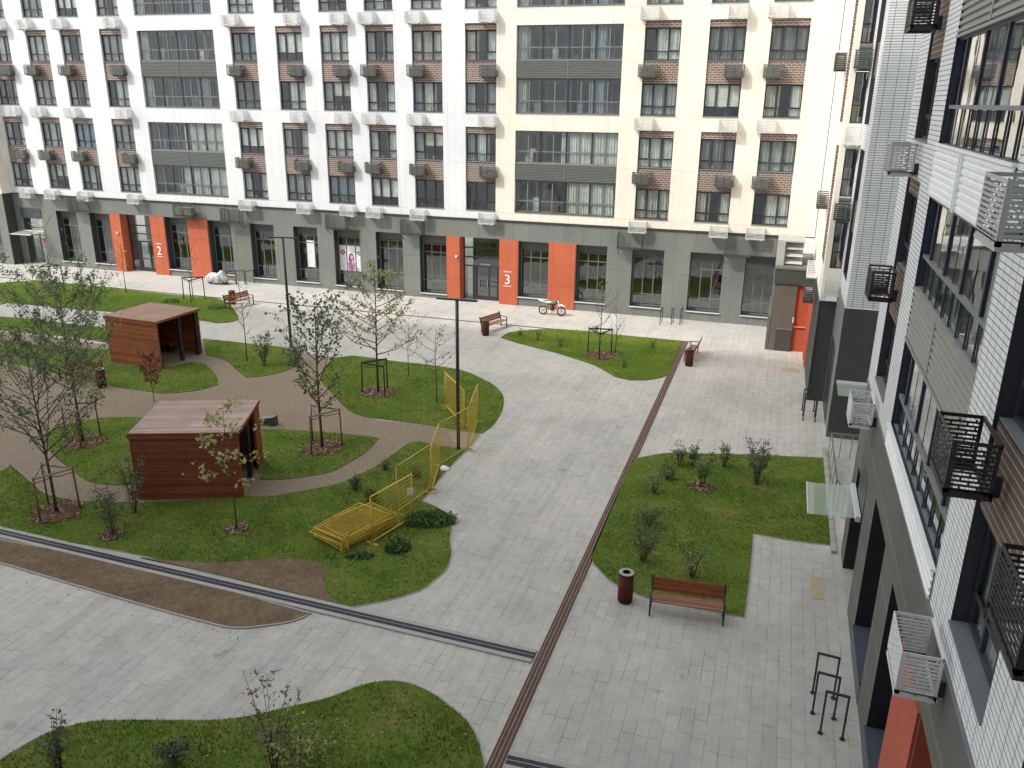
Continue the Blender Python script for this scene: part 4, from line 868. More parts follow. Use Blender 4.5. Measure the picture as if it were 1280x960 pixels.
# the ones on the far part of the wing
def far_side_cage(loc,k,label,w=1.0,rz=-PI/2):
    o=obj('air_conditioner_cage',far_cage_mesh(w,.72,.5,k),None,loc,rz); return tag(o,label,'air conditioner cage','cages on the far part of the wing')
far_side_cage((2.12,43.9,14.7),'acg','small dark cage on the beige side wall, upper one in the inner corner')
far_side_cage((2.12,43.9,8.5),'acg','small dark cage on the beige side wall, lower one in the inner corner')
far_side_cage((2.10,44.4,5.0),'acw','white cage at the foot of the beige wall above the corner porch')
for z,k,l in ((14.6,'acg','grey cage on the corner loggia front, topmost'),(11.6,'acw','white cage on the corner loggia front below the topmost one'),(8.45,'acg','dark cage on the corner loggia front under the middle glazing'),(5.1,'acw','white ribbed cage at the bottom of the corner loggia front')):
    far_side_cage((2.22,39.34,z),k,l,.72,0)
far_side_cage((2.02,43.2,4.0),'acg','small dark cage on the dark column beside the orange recess',.9)
# ------------------------------------------------------------------ shelters
def shelter(loc,rz,w,d,h,km,kr,label,ko='wood2'):
    t=thing('wooden_shelter',label,'shelter',loc,rz); th=.09
    mb=MB(); mb.box(0,w,0,th,0.03,h-.1,km); mb.build('front_wall',t)
    mb=MB(); mb.box(0,th,th,d-th,0.03,h-.1,km); mb.build('side_wall',t)
    mb=MB(); mb.box(0,w*.97,d-th,d,0.03,h-.1,ko); mb.build('back_wall',t)
    mb=MB(); mb.box(-.03,w+.03,-.03,d+.03,h-.1,h,km); mb.box(-.04,w+.04,-.045,-.032,h-.16,h+.01,km); mb.box(-.045,-.032,-.032,d+.03,h-.16,h+.01,km)
    n=int(round(d/.1))
    for i in range(n): mb.box(-.02,w+.02,i*d/n+.009,(i+1)*d/n-.009,h+.0,h+.03,kr)
    mb.build('roof',t)
    if kr=='roofx': mb=MB(); mb.box(w-.09,w,d-.85,d-th-.003,0,h-.1,'wood'); mb.build('side_panel',t)
    for y in (d*.52,d-.30): m=MB(); m.box(w-.26,w-.10,y,y+.16,0,h-.1,'postd'); m.build('post',t)
    mb=MB(); mb.box(.3,w*.5,d-th-.5,d-th,.42,.5,ko); mb.box(.4,.5,d-th-.45,d-th-.05,0,.42,'postd'); mb.box(w*.4,w*.45,d-th-.45,d-th-.05,0,.42,'postd'); mb.build('seat',t)
    return t
a=math.atan2(1.30,3.33)
shelter((-20.02,20.68,0),a,3.6,3.2,2.45,'wood','roofx','red-brown wooden shelter with weathered slatted roof, the nearer of the two')
shelter((-32.45,33.1,0),-.06,3.35,3.15,2.5,'wood2','roofx2','orange-brown wooden shelter with flat pale roof, the farther one by the path')
# ------------------------------------------------------------------ street furniture
def lamp(p,label,rz,h=6.1):
    t=thing('street_lamp',label,'lamp',(p[0],p[1],0),rz,'lamp posts')
    mb=MB(); mb.tube([(0,0,0),(0,0,h*.5),(0,0,h)],[.075,.07,.065],'lamp',12); mb.tube([(0,0,0),(0,0,.03)],.14,'lamp',16); mb.build('pole',t)
    for s in (-1,1):
        mb=MB(); mb.box(min(0,s*.8),max(0,s*.8),-.07,.07,h-.02,h+.04,'lamp'); mb.box(min(s*.2,s*.78),max(s*.2,s*.78),-.06,.06,h-.026,h-.021,'acm'); mb.build('lamp_head',t,bevel=.008)
lamp(G(573,562),'dark lamp post with T-shaped head beside the yellow fence panels',.05)
lamp(G(364,434),'dark lamp post with T-shaped head standing at the lawn edge near the poster window',.15)
def bench(p,rz,label):
    t=thing('bench',label,'bench',(p[0],p[1],0),rz,'wooden benches'); L=1.9
    mb=MB()
    for i in range(4): mb.box(-L/2,L/2,.02+i*.115,.12+i*.115,.43,.465,'benchs')
    mb.build('seat',t,bevel=.005)
    mb=MB(); 
    for i in range(3):
        z=.52+i*.125; y=.52+i*.035; mb.obox((-L/2,y,z+.05),(L/2,y,z+.05),.035,.115,'bench',up=(0,.27,.96))
    mb.build('backrest',t)
    for s in (-1,1):
        mb=MB(); x=s*(L/2+.02); mb.obox((x,.02,0),(x,.05,.62),.045,.05,'black',up=(0,1,0)); mb.obox((x,.46,0),(x,.47,.45),.045,.05,'black',up=(0,1,0)); mb.obox((x,.47,.42),(x,.63,.92),.045,.05,'black',up=(0,1,0)); mb.obox((x,.03,.42),(x,.5,.42),.045,.04,'black'); mb.obox((x,.02,.63),(x,.5,.66),.05,.03,'black'); mb.build('leg',t)
    return t
def bin_(p,label,h=.92,r=.2):
    t=thing('litter_bin',label,'bin',(p[0],p[1],0),random.uniform(0,1),'litter bins')
    mb=MB(); mb.tube([(0,0,.04),(0,0,h-.08)],r-.025,'black',20); n=18
    for i in range(n):
        a=2*PI*i/n; x,y=math.cos(a)*r,math.sin(a)*r; mb.obox((x,y,.05),(x,y,h-.09),.058,.02,'binw',up=(x/r,y/r,0))
    mb.tube([(0,0,0),(0,0,.05)],r-.01,'black',20); mb.build('body',t)
    mb=MB(); N=24; r1,r2=r+.015,r*.55
    for i in range(N):
        a,b=2*PI*i/N,2*PI*(i+1)/N; c=lambda q,rr,z:(math.cos(q)*rr,math.sin(q)*rr,z)
        mb.quad(c(a,r1,h),c(b,r1,h),c(b,r2,h+.005),c(a,r2,h+.005),'steel'); mb.quad(c(a,r1,h-.09),c(b,r1,h-.09),c(b,r1,h),c(a,r1,h),'black'); mb.quad(c(b,r2,h-.25),c(a,r2,h-.25),c(a,r2,h+.005),c(b,r2,h+.005),'black'); 
    mb.poly([(math.cos(2*PI*i/N)*r2,math.sin(2*PI*i/N)*r2,h-.24) for i in range(N)],'black')
    mb.build('lid',t)
p1=G(812,770);p2=G(903,783); bx=((p1[0]+p2[0])/2,(p1[1]+p2[1])/2); an=math.atan2(p2[1]-p1[1],p2[0]-p1[0])
bench(bx,an,'wooden bench with black legs backing onto the right-hand lawn, nearest of all benches')
bin_(G(781,751),'round litter bin of wooden slats with grey lid beside the nearest bench')
bench(G(622,413),1.25,'wooden bench with slanted back near the entrance marked 3, facing the path'); bin_(G(607,419),'red-brown litter bin left of the bench near the entrance marked 3')
bench(G(858,446),-1.62,'wooden bench beside the end of the brown rail, right of the grass oval'); bin_(G(861,457),'red-brown litter bin at the end of the brown rail strip')
bench(G(303,384),1.3,'wooden bench near the covered scooter, at the tip of the far lawn'); bin_(G(291,380),'red-brown litter bin at the tip of the far lawn near the scooter')
bin_(G(128,484),'litter bin of dark red slats on the brown playground path by the far left tree')
bench(G(98,478),.15,'weathered bench on the brown path partly hidden behind the left trees')
mb=MB(); SC_=.62
mb.poly([(0,0,0),(.95,0,.0),(.95,0,.5),(.6,0,.42),(0,0,.36)],'darkgrey'); mb.poly([(0,.5,0),(0,.5,.36),(.6,.5,.42),(.95,.5,.5),(.95,.5,0)],'darkgrey')
for a,b in (((0,0),(0,.36)),((0,.36),(.6,.42)),((.6,.42),(.95,.5)),((.95,.5),(.95,0))): mb.quad((a[0],0,a[1]),(a[0],.5,a[1]),(b[0],.5,b[1]),(b[0],0,b[1]),'steel' if a[1]>0 and b[1]>0 else 'darkgrey')
mb.v=[(x*.7,y*.7,z*.85) for x,y,z in mb.v]
tag(mb.build('concrete_seat',None,(G(325,532)[0],G(325,532)[1],0),.15),'low dark wedge-shaped seat on the brown path just behind the nearer shelter','seat')
def hoop(p,rz,label,group,w_=.42,h=1.0,flat=True):
    t=thing('bicycle_stand',label,'bike stand',(p[0],p[1],0),rz,group)
    mb=MB(); 
    for q,r in (((-w_/2,0,0),(-w_/2,0,h)),((w_/2,0,0),(w_/2,0,h))): mb.obox(q,r,.045,.045,'lamp',up=(0,1,0))
    mb.obox((-w_/2-.022,0,h),(w_/2+.022,0,h),.045,.045,'lamp'); mb.build('hoop',t)
    for s in (-1,1): mb=MB(); mb.tube([(s*w_/2,0,0),(s*w_/2,0,.015)],.06,'lamp',14); mb.build('foot_plate',t)
nm=['farthest','middle','nearest']
for i,(x,y) in enumerate(((2.2,17.67),(2.18,16.94),(2.33,16.32))): hoop((x,y),-.1,f'{nm[i]} of three dark steel bike hoops by the near shop windows','near bike hoops',.46,1.12)
for i,(x,y) in enumerate(((2.17,37.8),(2.2,37.1),(2.2,36.5))): hoop((x,y),0,f'{nm[i]} of three dark bike hoops before the dark grey block','bike hoops by the dark block',.5,1.02)
for i,px in enumerate((826,840,851)): 
    g=G(px,404); hoop(g,1.5,f'{["left","middle","right"][i]} bike hoop of three standing before the far facade, right of the motorcycle','bike hoops before the far facade',.6,.95)
for i,px in enumerate((293,304,316)):
    g=G(px-3,355); hoop(g,1.2,f'{["left","middle","right"][i]} bike hoop of the row right of the covered scooter','bike hoops by the scooter',.7,1.0)
# stair railing of steel and glass
t=thing('glass_railing','steel and glass railing round the sunken stair behind the canopy','railing',(3.1,29,0)); 
pts=[(2.86,32.6),(2.86,28.2),(3.3,26.4)]; mb=MB(); gl=MB()
for i in range(len(pts)-1):
    a,b=pts[i],pts[i+1]; mb.obox((a[0]-3.1,a[1]-29,1.0),(b[0]-3.1,b[1]-29,1.0),.05,.04,'steel'); n=4
    for j in range(n+1):
        x=a[0]+(b[0]-a[0])*j/n-3.1; y=a[1]+(b[1]-a[1])*j/n-29; mb.obox((x,y,0),(x,y,1.0),.035,.035,'steel',up=(0,1,0))
    gl.quad((a[0]-3.1,a[1]-29,.1),(b[0]-3.1,b[1]-29,.1),(b[0]-3.1,b[1]-29,.95),(a[0]-3.1,a[1]-29,.95),'canglass')
mb.obox((2.86-3.1,3.6,1.0),(2.5,3.9,1.0),.05,.04,'steel')
for j in range(6): mb.obox((2.86-3.1+j*.4,3.6+j*.04,0),(2.86-3.1+j*.4,3.6+j*.04,1.0),.03,.03,'steel',up=(0,1,0))
mb.build('rail',t); gl.build('glass_panel',t)
# ------------------------------------------------------------------ yellow fence panels
def panel_mesh(L,h=1.62):
    mb=MB(); r=.018
    for p,q in (((0,0,.08),(L,0,.08)),((0,0,h),(L,0,h)),((0,0,0),(0,0,h)),((L,0,0),(L,0,h))): mb.tube([p,q],r,'yellow',6)
    n=int(L/.13)
    for i in range(1,n): mb.tube([(L*i/n,0,.08),(L*i/n,0,h)],.0045,'yellowd',4,False)
    for i in range(1,11): mb.tube([(0,0,.08+(h-.08)*i/11),(L,0,.08+(h-.08)*i/11)],.004,'yellowd',4,False)
    for x in (.0,L): mb.obox((x,-.22,.012),(x,.22,.012),.04,.024,'yellow')
    return mb.mesh('fence_panel')
FPS=[((465,681.6),(515.6,649.7),'with a white tag, standing next to the pile'),((466,680),(516,648.5),'doubled up behind the tagged one beside the pile'),((497,643),(540,611),'with a wide open frame running along the lawn edge'),((539,617),(549.5,583),'seen almost edge-on at the kink of the fence line'),((549.5,583),(585,561),'leading to the lamp post'),((585,563),(597,528),'closing the brown path right of the lamp post'),((557.8,511),(580.6,534),'standing on the far side of the brown path behind the lamp'),((556.5,508),(579,532),'rearmost, doubled behind the lamp post')]
for i,(a,b,l) in enumerate(FPS):
    A=G(*a);B=G(*b); L=math.hypot(B[0]-A[0],B[1]-A[1]); o=obj('fence_panel',panel_mesh(L,1.62 if i<2 or i>5 else 1.72),None,(A[0],A[1],.03),math.atan2(B[1]-A[1],B[0]-A[0]))
    tag(o,'yellow wire fence panel '+l,'fence panel','yellow temporary fence panels')
A=np.array(G(431,681,.3));B=np.array(G(491,650,.3)); Cc=np.array(G(385,668,.3)); 
L=np.linalg.norm(B-A); an=math.atan2(B[1]-A[1],B[0]-A[0])
for i in range(9):
    m_=panel_mesh(L,np.linalg.norm(Cc-A)) if i==0 else m_
    o=obj('fence_panel',m_,None,(A[0]+random.uniform(-.12,.12),A[1]+random.uniform(-.12,.12),.08+i*.05)); o.rotation_euler=(PI/2+random.uniform(-.01,.01),random.uniform(-.01,.01),0)
    cr_=an+random.uniform(-.07,.07); o.rotation_euler=(Matrix.Rotation(cr_,3,'Z')@Matrix.Rotation(-PI/2,3,'X')).to_euler()
    o.location.z+=.03; tag(o,f'yellow fence panel lying flat in the pile on the lawn, {ordn[i]} from the bottom','fence panel','fence panels lying in a pile')
p=G(519,615,.0); 
mb=MB(); mb.box(-.1,.1,-.01,.01,-.12,.12,'poster'); q=G(515.6,649.7); tag(mb.build('warning_tag',None,(q[0]-.02,q[1]-.06,1.05),math.atan2(1,1.2)),'small white tag hanging on the fence panel beside the pile','tag')
mb=MB(); mb.tube([(0,0,0),(0,0,.06),(.02,0,.12)],[.2,.17,.05],'poster',9); q=G(556,587); tag(mb.build('white_sandbag',None,(q[0],q[1],.02)),'small white bag lying on the grass by the fence line','bag')
# ------------------------------------------------------------------ vehicles
def wheel(mb,c,r,t=.05,n=22):
    c=np.array(c,float); R=[]
    mb.tube([c+np.array((math.cos(2*PI*i/n)*(r-t),0,math.sin(2*PI*i/n)*(r-t))) for i in range(n+1)],t,'tyre',8,False)
def motorcycle(p,rz):
    t=thing('motorcycle','white and green off-road motorcycle leaning by the orange panel','motorcycle',(p[0],p[1],0),rz)
    for x in (-.62,.62):
        mb=MB(); wheel(mb,(x,0,.30),.30,.045); o=mb.build('wheel',t)
        m=MB(); m.tube([(x+math.cos(2*PI*i/18)*.225,0,.3+math.sin(2*PI*i/18)*.225) for i in range(19)],.014,'plastic_white' if x<0 else 'steel',6,False)
        for i in range(10): a=2*PI*i/10; m.tube([(x,0,.3),(x+math.cos(a)*.22,0,.3+math.sin(a)*.22)],.005,'steel',4,False)
        m.tube([(x,-.05,.3),(x,.05,.3)],.05,'steel',10); m.build('rim',o)
    mb=MB(); mb.tube([(.62,.06,.3),(.42,.06,.85),(.36,.05,1.0)],.022,'plastic_white',8); mb.tube([(.62,-.06,.3),(.42,-.06,.85),(.36,-.05,1.0)],.022,'plastic_white',8); mb.build('fork',t)
    mb=MB(); mb.tube([(.34,-.36,1.06),(.32,-.1,1.0),(.32,.1,1.0),(.34,.36,1.06)],.016,'black',8); mb.tube([(.32,.1,1.0),(.36,.32,1.22)],.012,'black',6); mb.build('handlebar',t)
    mb=MB(); mb.tube([(.38,0,.92),(.1,0,.55),(-.1,0,.36),(-.25,0,.38),(-.3,0,.72),(.36,0,.86)],.024,'red',8); mb.tube([(-.2,.05,.38),(-.62,.06,.3)],.026,'steel',8); mb.tube([(-.2,-.05,.38),(-.62,-.06,.3)],.026,'steel',8); mb.build('body_frame',t)
    mb=MB(); mb.tube([(.12,0,.36),(.0,0,.48),(-.08,0,.62)],[.14,.15,.1],'black',12); mb.tube([(.15,.06,.5),(.25,.09,.35),(.1,.1,.25),(-.3,.12,.4),(-.7,.12,.62)],.03,'steel',8); mb.build('engine',t)
    mb=MB(); mb.tube([(.34,0,.82),(.2,0,.84),(.0,0,.82),(-.12,0,.78)],[.07,.13,.13,.08],'teal',12); mb.build('fuel_tank',t)
    mb=MB(); mb.tube([(.02,0,.86),(-.3,0,.84),(-.55,0,.86)],[.08,.085,.06],'plastic_white',10); mb.build('seat',t)
    mb=MB(); mb.tube([(-.45,0,.84),(-.75,0,.92),(-.95,0,.98)],[.08,.07,.03],'plastic_white',8); mb.tube([(.38,0,.68),(.62,0,.70),(.92,0,.62)],[.05,.08,.03],'plastic_white',8); mb.build('mudguard',t)
    mb=MB(); mb.tube([(-.35,0,.78),(-.1,0,.74),(.2,0,.7)],[.06,.08,.07],'black',8); mb.build('air_box',t)
    mb=MB(); mb.tube([(-.05,.05,.35),(-.1,.28,.0)],.012,'black',6); mb.build('kickstand',t)
motorcycle(G(690,394),0.0)
t=thing('scooter','parked scooter under a crumpled white cover near the orange panel','scooter',(*G(272,355)[:2],0),.15)
for x in (-.55,.6): mb=MB(); wheel(mb,(x,0,.24),.24,.06); mb.tube([(x,-.05,.24),(x,.05,.24)],.13,'steel',14); mb.build('wheel',t)
import bmesh
bm=bmesh.new(); bmesh.ops.create_icosphere(bm,subdivisions=4,radius=1)
for v in bm.verts:
    x,y,z=v.co; 
    xx=x*.92; hh=.38+.45*math.exp(-((xx-.42)/.25)**2)+.22*math.exp(-((xx+.35)/.4)**2)
    zz=.28+(z*.5+.5)*hh if z>-.2 else .24+.04*math.sin(9*x+5*y)
    fold=.035*math.sin(13*math.atan2(y,x))*(1-max(z,0)); v.co=(xx*(1+fold),y*.33*(1+fold*3),zz+.03*math.sin(8*x)*math.cos(7*y))
me=bpy.data.meshes.new('cover'); bm.to_mesh(me); bm.free(); me.materials.append(M['cover']); me.polygons.foreach_set('use_smooth',[True]*len(me.polygons)); obj('cover',me,t)
mb=MB(); mb.box(-.5,.45,-.12,.12,.22,.4,'red'); mb.build('body',t)
# ------------------------------------------------------------------ trees and shrubs
def leaf_quads(pts,size,rng,nmats,flat=.5):
    n=len(pts); P=np.array(pts); a=rng.uniform(0,2*PI,n); el=rng.uniform(-1.1,.7,n); u=np.stack([np.cos(a)*np.cos(el),np.sin(a)*np.cos(el),np.sin(el)],1)
    r=rng.normal(size=(n,3)); v=np.cross(u,r); v/=np.linalg.norm(v,axis=1)[:,None]+1e-9; s=(size*rng.uniform(.6,1.3,n))[:,None]
    V=np.stack([P,P+u*s*.5+v*s*.32,P+u*s,P+u*s*.5-v*s*.32],1).reshape(-1,3)
    return V,rng.integers(0,nmats,n)
def tree(p,h,cb,cw,nl,leaves,label,name='young_tree',cat='tree',leafs=.085,trunk=.045,bark='bark',up=.75,nlimb=16,group=None,seed=0,mulch=0,shape='oval',lean=(0,0),spread=.22):
    rng=np.random.default_rng(seed+11); r=random.Random(seed+5)
    t=thing(name,label,cat,(p[0],p[1],0),0,group)
    mb=MB(); N=9; tp=[]
    for i in range(N):
        q=i/(N-1); tp.append(np.array((lean[0]*q+.05*math.sin(q*5+seed)*q,lean[1]*q+.05*math.cos(q*4+seed)*q,h*.97*q)))
    mb.tube(tp,[trunk*(1-.85*i/(N-1)) for i in range(N)],bark,8); mb.build('trunk',t)
    br=MB(); tips=[]
    for i in range(nlimb):
        q=cb/h+(1-cb/h)*((i+.3)/nlimb)*.93; b=np.array((np.interp(q*(N-1),range(N),[x[0] for x in tp]),np.interp(q*(N-1),range(N),[x[1] for x in tp]),h*.97*q))
        s=(q-cb/h)/(1-cb/h)
        prof={'oval':math.sin(PI*min(1,.18+s*.82))**.8,'cone':(1-s)**.8*.95+.08,'vase':.35+.6*s,'column':.8 if s<.8 else .5}[shape]
        L=cw/2*prof*r.uniform(.75,1.15)+.12; a=i*2.4+r.uniform(-.5,.5); rise=L*up*r.uniform(.7,1.25)
        e=b+np.array((math.cos(a)*L,math.sin(a)*L,rise)); m=b+np.array((math.cos(a)*L*.55,math.sin(a)*L*.55,rise*.38))
        rb=trunk*(1-.8*q)*.55+.003; br.tube([b,m,e],[rb,rb*.6,.003],bark,5,False)
        for j in range(5):
            f=.3+.7*j/4; c=b*(1-f)+e*f if f>.5 else b*(1-f)+m*f; c=(1-f)**2*b+2*f*(1-f)*m+f*f*e
            a2=a+r.uniform(-1.3,1.3); l2=L*r.uniform(.2,.42); e2=c+np.array((math.cos(a2)*l2,math.sin(a2)*l2,l2*r.uniform(.2,1.)))
            br.tube([c,e2],[rb*.35+.002,.002],bark,4,False); tips+= [(c,e2)]
        tips.append((m,e))
    tips.append((tp[-3],tp[-1])); br.build('branches',t)
    pts=[]
    clump=[r.random()**1.5 for _ in tips]; S=sum(clump)
    for (c,e2),wgt in zip(tips,clump):
        k=int(1.9*nl*wgt/S+.5)
        for _ in range(k):
            f=r.random()**.7; pts.append(c*(1-f)+e2*f+rng.normal(size=3)*spread*.33*min(1,cw/2))
    if pts:
        V,mi=leaf_quads(pts,leafs*1.12,rng,len(leaves)); me=fastmesh('crown',V,np.arange(len(V)).reshape(-1,4),leaves,mi,4); obj('crown',me,t)
    if mulch:
        mulch_at(p,mulch)
    return t
def mulch_at(p,r0):
    m=MB(); n=22; m.poly([(math.cos(2*PI*i/n)*r0*(1+.12*math.sin(i*2.3)),math.sin(2*PI*i/n)*r0*(1+.12*math.sin(i*2.3)),.05) for i in range(n)],'mulch')
    for i in range(150):
        a=random.uniform(0,6.3); d=r0*random.random()**.5*1.05; x,y=math.cos(a)*d,math.sin(a)*d; s=random.uniform(.025,.06); an=random.uniform(0,3.1); m.obox((x-math.cos(an)*s,y-math.sin(an)*s,.055),(x+math.cos(an)*s,y+math.sin(an)*s,.06+random.uniform(0,.03)),s*.9,.012,random.choice(['mulch','corten','postp','barkr']))
    o=m.build('bark_mulch',None,(p[0],p[1],.0)); o['kind']='stuff'; o['label']='ring of reddish bark chips round a young tree'; o['category']='mulch'
def guard(p,r,h,label,rz=0,k='post',kt='postp'):
    t=thing('tree_guard',label,'tree guard',(p[0],p[1],0),rz,'wooden tree guards'); c=[(math.cos(a)*r,math.sin(a)*r) for a in (0.3,2.4,4.5)]
    for x,y in c: mb=MB(); mb.tube([(x,y,0),(x*.96,y*.96,h)],.032,k,8); mb.build('stake',t)
    for i in range(3):
        a,b=c[i],c[(i+1)%3]; mb=MB(); mb.obox((a[0]*.96,a[1]*.96,h-.06),(b[0]*.96,b[1]*.96,h-.06),.03,.07,kt); mb.build('crossbar',t)
    for i in range(3): mb=MB(); mb.tube([(c[i][0]*.95,c[i][1]*.95,h-.2),(c[i][0]*.3,c[i][1]*.3,h-.3),(.05,0,h-.26)],.015,'black',5); mb.build('strap',t)
P=G(71,641); tree(P,5.9,1.9,4.6,2600,['lf_green','lf_mid','lf_mid'],'tall young tree with dense grey-green leaves at the left edge, inside the nearest wooden guard',seed=1,mulch=.8,trunk=.055,leafs=.09,nlimb=34,up=1.25); guard(P,.72,1.6,'wooden tree guard of pale bars round the nearest left tree',.3)
P=G(104,553); tree(P,6.6,2.0,3.8,2500,['lf_green','lf_mid'],'tall young tree with green leaves behind the nearest left tree, on the round lawn',seed=2,mulch=.8,trunk=.055,leafs=.09,nlimb=34,up=1.25); guard(P,.72,1.6,'wooden tree guard round the second tree from the left, on the round lawn',.9)
P=G(403,560); tree(P,6.1,1.6,2.4,850,['lf_dark','lf_mid','lf_green'],'dark-leaved young tree in the centre lawn between the nearer shelter and the fence',seed=3,mulch=.85,trunk=.06,leafs=.12,nlimb=24,up=1.3,shape='oval'); guard(P,.78,1.65,'wooden tree guard round the dark-leaved tree in the centre lawn',.2)
P=G(473,491); tree(P,6.3,1.9,4.0,1050,['lf_mid','lf_pale','lf_yel','lf_pale'],'young tree with pale conical crown in front of the poster window',seed=4,mulch=.8,trunk=.06,leafs=.11,nlimb=28,up=.7,shape='cone',bark='barkr'); guard(P,.75,1.55,'dark tree guard round the pale conical tree',1.1,'postd','postd')
P=G(749,445); tree(P,4.4,1.7,1.4,60,['lf_pale'],'thin nearly leafless sapling in the guard on the far right grass oval',seed=5,mulch=.8,trunk=.035,leafs=.10,nlimb=9,up=1.5); guard(P,.75,1.5,'dark tree guard round the bare sapling on the far right grass oval',.4,'postd','postd')
P=G(769,442); tree(P,2.9,.7,.9,14,['lf_pale'],'leafless stick-like sapling right of the guarded one',seed=6,trunk=.025,nlimb=10,up=1.8,leafs=.08); mulch_at(P,.35)
P=G(296,662); tree(P,4.5,1.6,2.2,190,['lf_yel','lf_pale','lf_yel'],'thin sapling with sparse yellow-green leaves before the nearer shelter',seed=7,trunk=.028,leafs=.13,nlimb=12,up=.25,shape='oval',bark='bark'); mulch_at(P,.35)
P=G(546,503); tree(P,3.6,1.1,1.6,90,['lf_pale','lf_mid'],'thin sapling with a few pale leaves left of the lamp post and fence',seed=8,trunk=.03,leafs=.09,nlimb=12,up=.8)
P=G(193,503); tree(P,2.4,.7,.75,420,['lf_red','lf_red','lf_or'],'small wine-red columnar tree between the two shelters',seed=9,trunk=.02,leafs=.10,nlimb=14,up=1.4,shape='column',bark='barkr')
P=G(511,470); tree(P,3.3,1.0,2.0,50,['lf_pale'],'thin sapling with bare twigs behind the pale conical tree',seed=10,trunk=.02,leafs=.08,nlimb=12,up=.8)
# far lawn saplings
for i,(b_,h,cw,nl,mt,lb) in enumerate([((66,358),5.6,1.6,70,['lf_mid'],'guarded sapling left of the first glazed entrance'),((105,365),5.4,1.0,30,['lf_pale'],'slim bare sapling in front of the first grey shop window'),((158,366),3.6,.9,40,['lf_yel','lf_or'],'short sapling with yellow leaves before the entrance marked 2'),((242,376),4.6,1.3,25,['lf_or','lf_pale'],'guarded bare sapling before the wide orange panel'),((52,412),4.2,1.6,90,['lf_mid','lf_dark'],'small leafy sapling on the middle left lawn strip'),((309,452),4.9,.9,25,['lf_pale'],'tall bare sapling in the lawn right of the farther shelter')]):
    P=G(*b_); tree(P,h,1.4,cw,nl,mt,lb,seed=20+i,trunk=.03,leafs=.10,nlimb=12,up=1.3,bark='barkr')
guard(G(66,358),.8,1.6,'thin dark tree guard before the grey left facade',.1,'postd','postd'); guard(G(242,376),.8,1.6,'thin dark tree guard before the wide orange panel',.7,'postd','postd')
# bushes: many stems from the ground
def bush(p,h,w_,nl_,leaves,label,seed,leafs=.07,stems=9,bark='barkr',name='shrub',mulch=0,low=.15):
    nl=nl_*2.4; rng=np.random.default_rng(seed); r=random.Random(seed); t=thing(name,label,'shrub',(p[0],p[1],0)); mb=MB(); pts=[]
    for i in range(stems):
        a=i*2.4+r.uniform(-.4,.4); d=w_/2*r.uniform(.3,1); hh=h*r.uniform(.55,1); e=np.array((math.cos(a)*d,math.sin(a)*d,hh)); m=np.array((math.cos(a)*d*.35,math.sin(a)*d*.35,hh*.5)); b=np.array((math.cos(a)*.05,math.sin(a)*.05,0))
        mb.tube([b,m,e],[.012,.008,.003],bark,5,False)
        for j in range(4):
            f=r.uniform(.3,.95); c=(1-f)**2*b+2*f*(1-f)*m+f*f*e; a2=r.uniform(0,6.3); l=w_*.25*r.uniform(.4,1); e2=c+np.array((math.cos(a2)*l,math.sin(a2)*l,l*.7)); mb.tube([c,e2],[.005,.002],bark,4,False)
            for _ in range(int(nl/stems/6)): q=r.random(); pts.append(c*(1-q)+e2*q+rng.normal(size=3)*.04)
        for _ in range(int(nl/stems/3)): q=low+(1-low)*r.random(); pts.append((1-q)**2*b+2*q*(1-q)*m+q*q*e+rng.normal(size=3)*.05)
    mb.build('stems',t); V,mi=leaf_quads(pts,leafs,rng,len(leaves)); obj('foliage',fastmesh('foliage',V,np.arange(len(V)).reshape(-1,4),leaves,mi,4),t)
    if mulch: mulch_at(p,mulch)
bush(G(140,670),2.1,1.3,420,['lf_dark','lf_mid'],'sparse dark leafy shrub left of the nearer shelter, lower one',31,mulch=.35)
bush(G(168,642),2.3,1.3,420,['lf_dark','lf_mid'],'sparse dark leafy shrub touching the left wall of the nearer shelter',32)
bush(G(343,962),2.6,1.5,230,['lf_mid','lf_green','lf_mid','lf_pale','lf_or'],'young shrub with green and orange leaves on the nearest lawn',33,.085,8,'barkr','young_tree')
bush(G(374,975),1.5,1.7,260,['lf_pale','lf_yel','lf_pale','lf_mid'],'low spreading branches with pale yellow leaves beside the nearest shrub',34,.09)
bush(G(74,962),1.45,.7,140,['lf_dark'],'small dark-leaved shrub at the bottom left on the nearest lawn',35,.08)
bush(G(215,955),.6,.9,160,['lf_dark'],'low dark tuft in the middle of the nearest lawn',36,.09)
bush(G(945,606),1.75,1.5,520,['lf_mid','lf_dark'],'largest round shrub on the right lawn, near its far edge',37,.075,12)
bush(G(877,610),1.7,1.0,260,['lf_mid','lf_green'],'slim upright shrub in a mulch ring on the right lawn',38,.08,mulch=.45)
bush(G(849,582),1.0,.7,200,['lf_pale','lf_green'],'bright green small shrub at the far left corner of the right lawn',39,.08)
bush(G(866,583),1.0,.6,180,['lf_bri','lf_green'],'vivid green small shrub second along the far edge of the right lawn',40,.08)
bush(G(905,584),1.2,.6,180,['lf_pale','lf_green'],'light green upright small shrub third along the far edge of the right lawn',41,.08)
bush(G(817,617),1.1,1.0,200,['lf_pale','lf_mid'],'loose pale shrub by the rail side of the right lawn',42,.07)
bush(G(833,598),.6,.9,190,['lf_dark','lf_bri'],'low dense dark bush near the far left of the right lawn',43,.08)
bush(G(810,657),.7,1.1,300,['lf_mid','lf_dark'],'low grey-green shrub in the middle left of the right lawn',44,.06)
bush(G(803,702),1.5,1.4,480,['lf_mid','lf_dark'],'tall twiggy grey-green shrub behind the litter bin',45,.06,12)
bush(G(865,722),1.3,1.2,240,['lf_mid','lf_pale'],'thin twiggy shrub right behind the nearest bench',46,.06)
bush(G(745,415),.6,.6,60,['lf_mid'],'tiny shrub at the rim of the far right grass oval',47,.07)
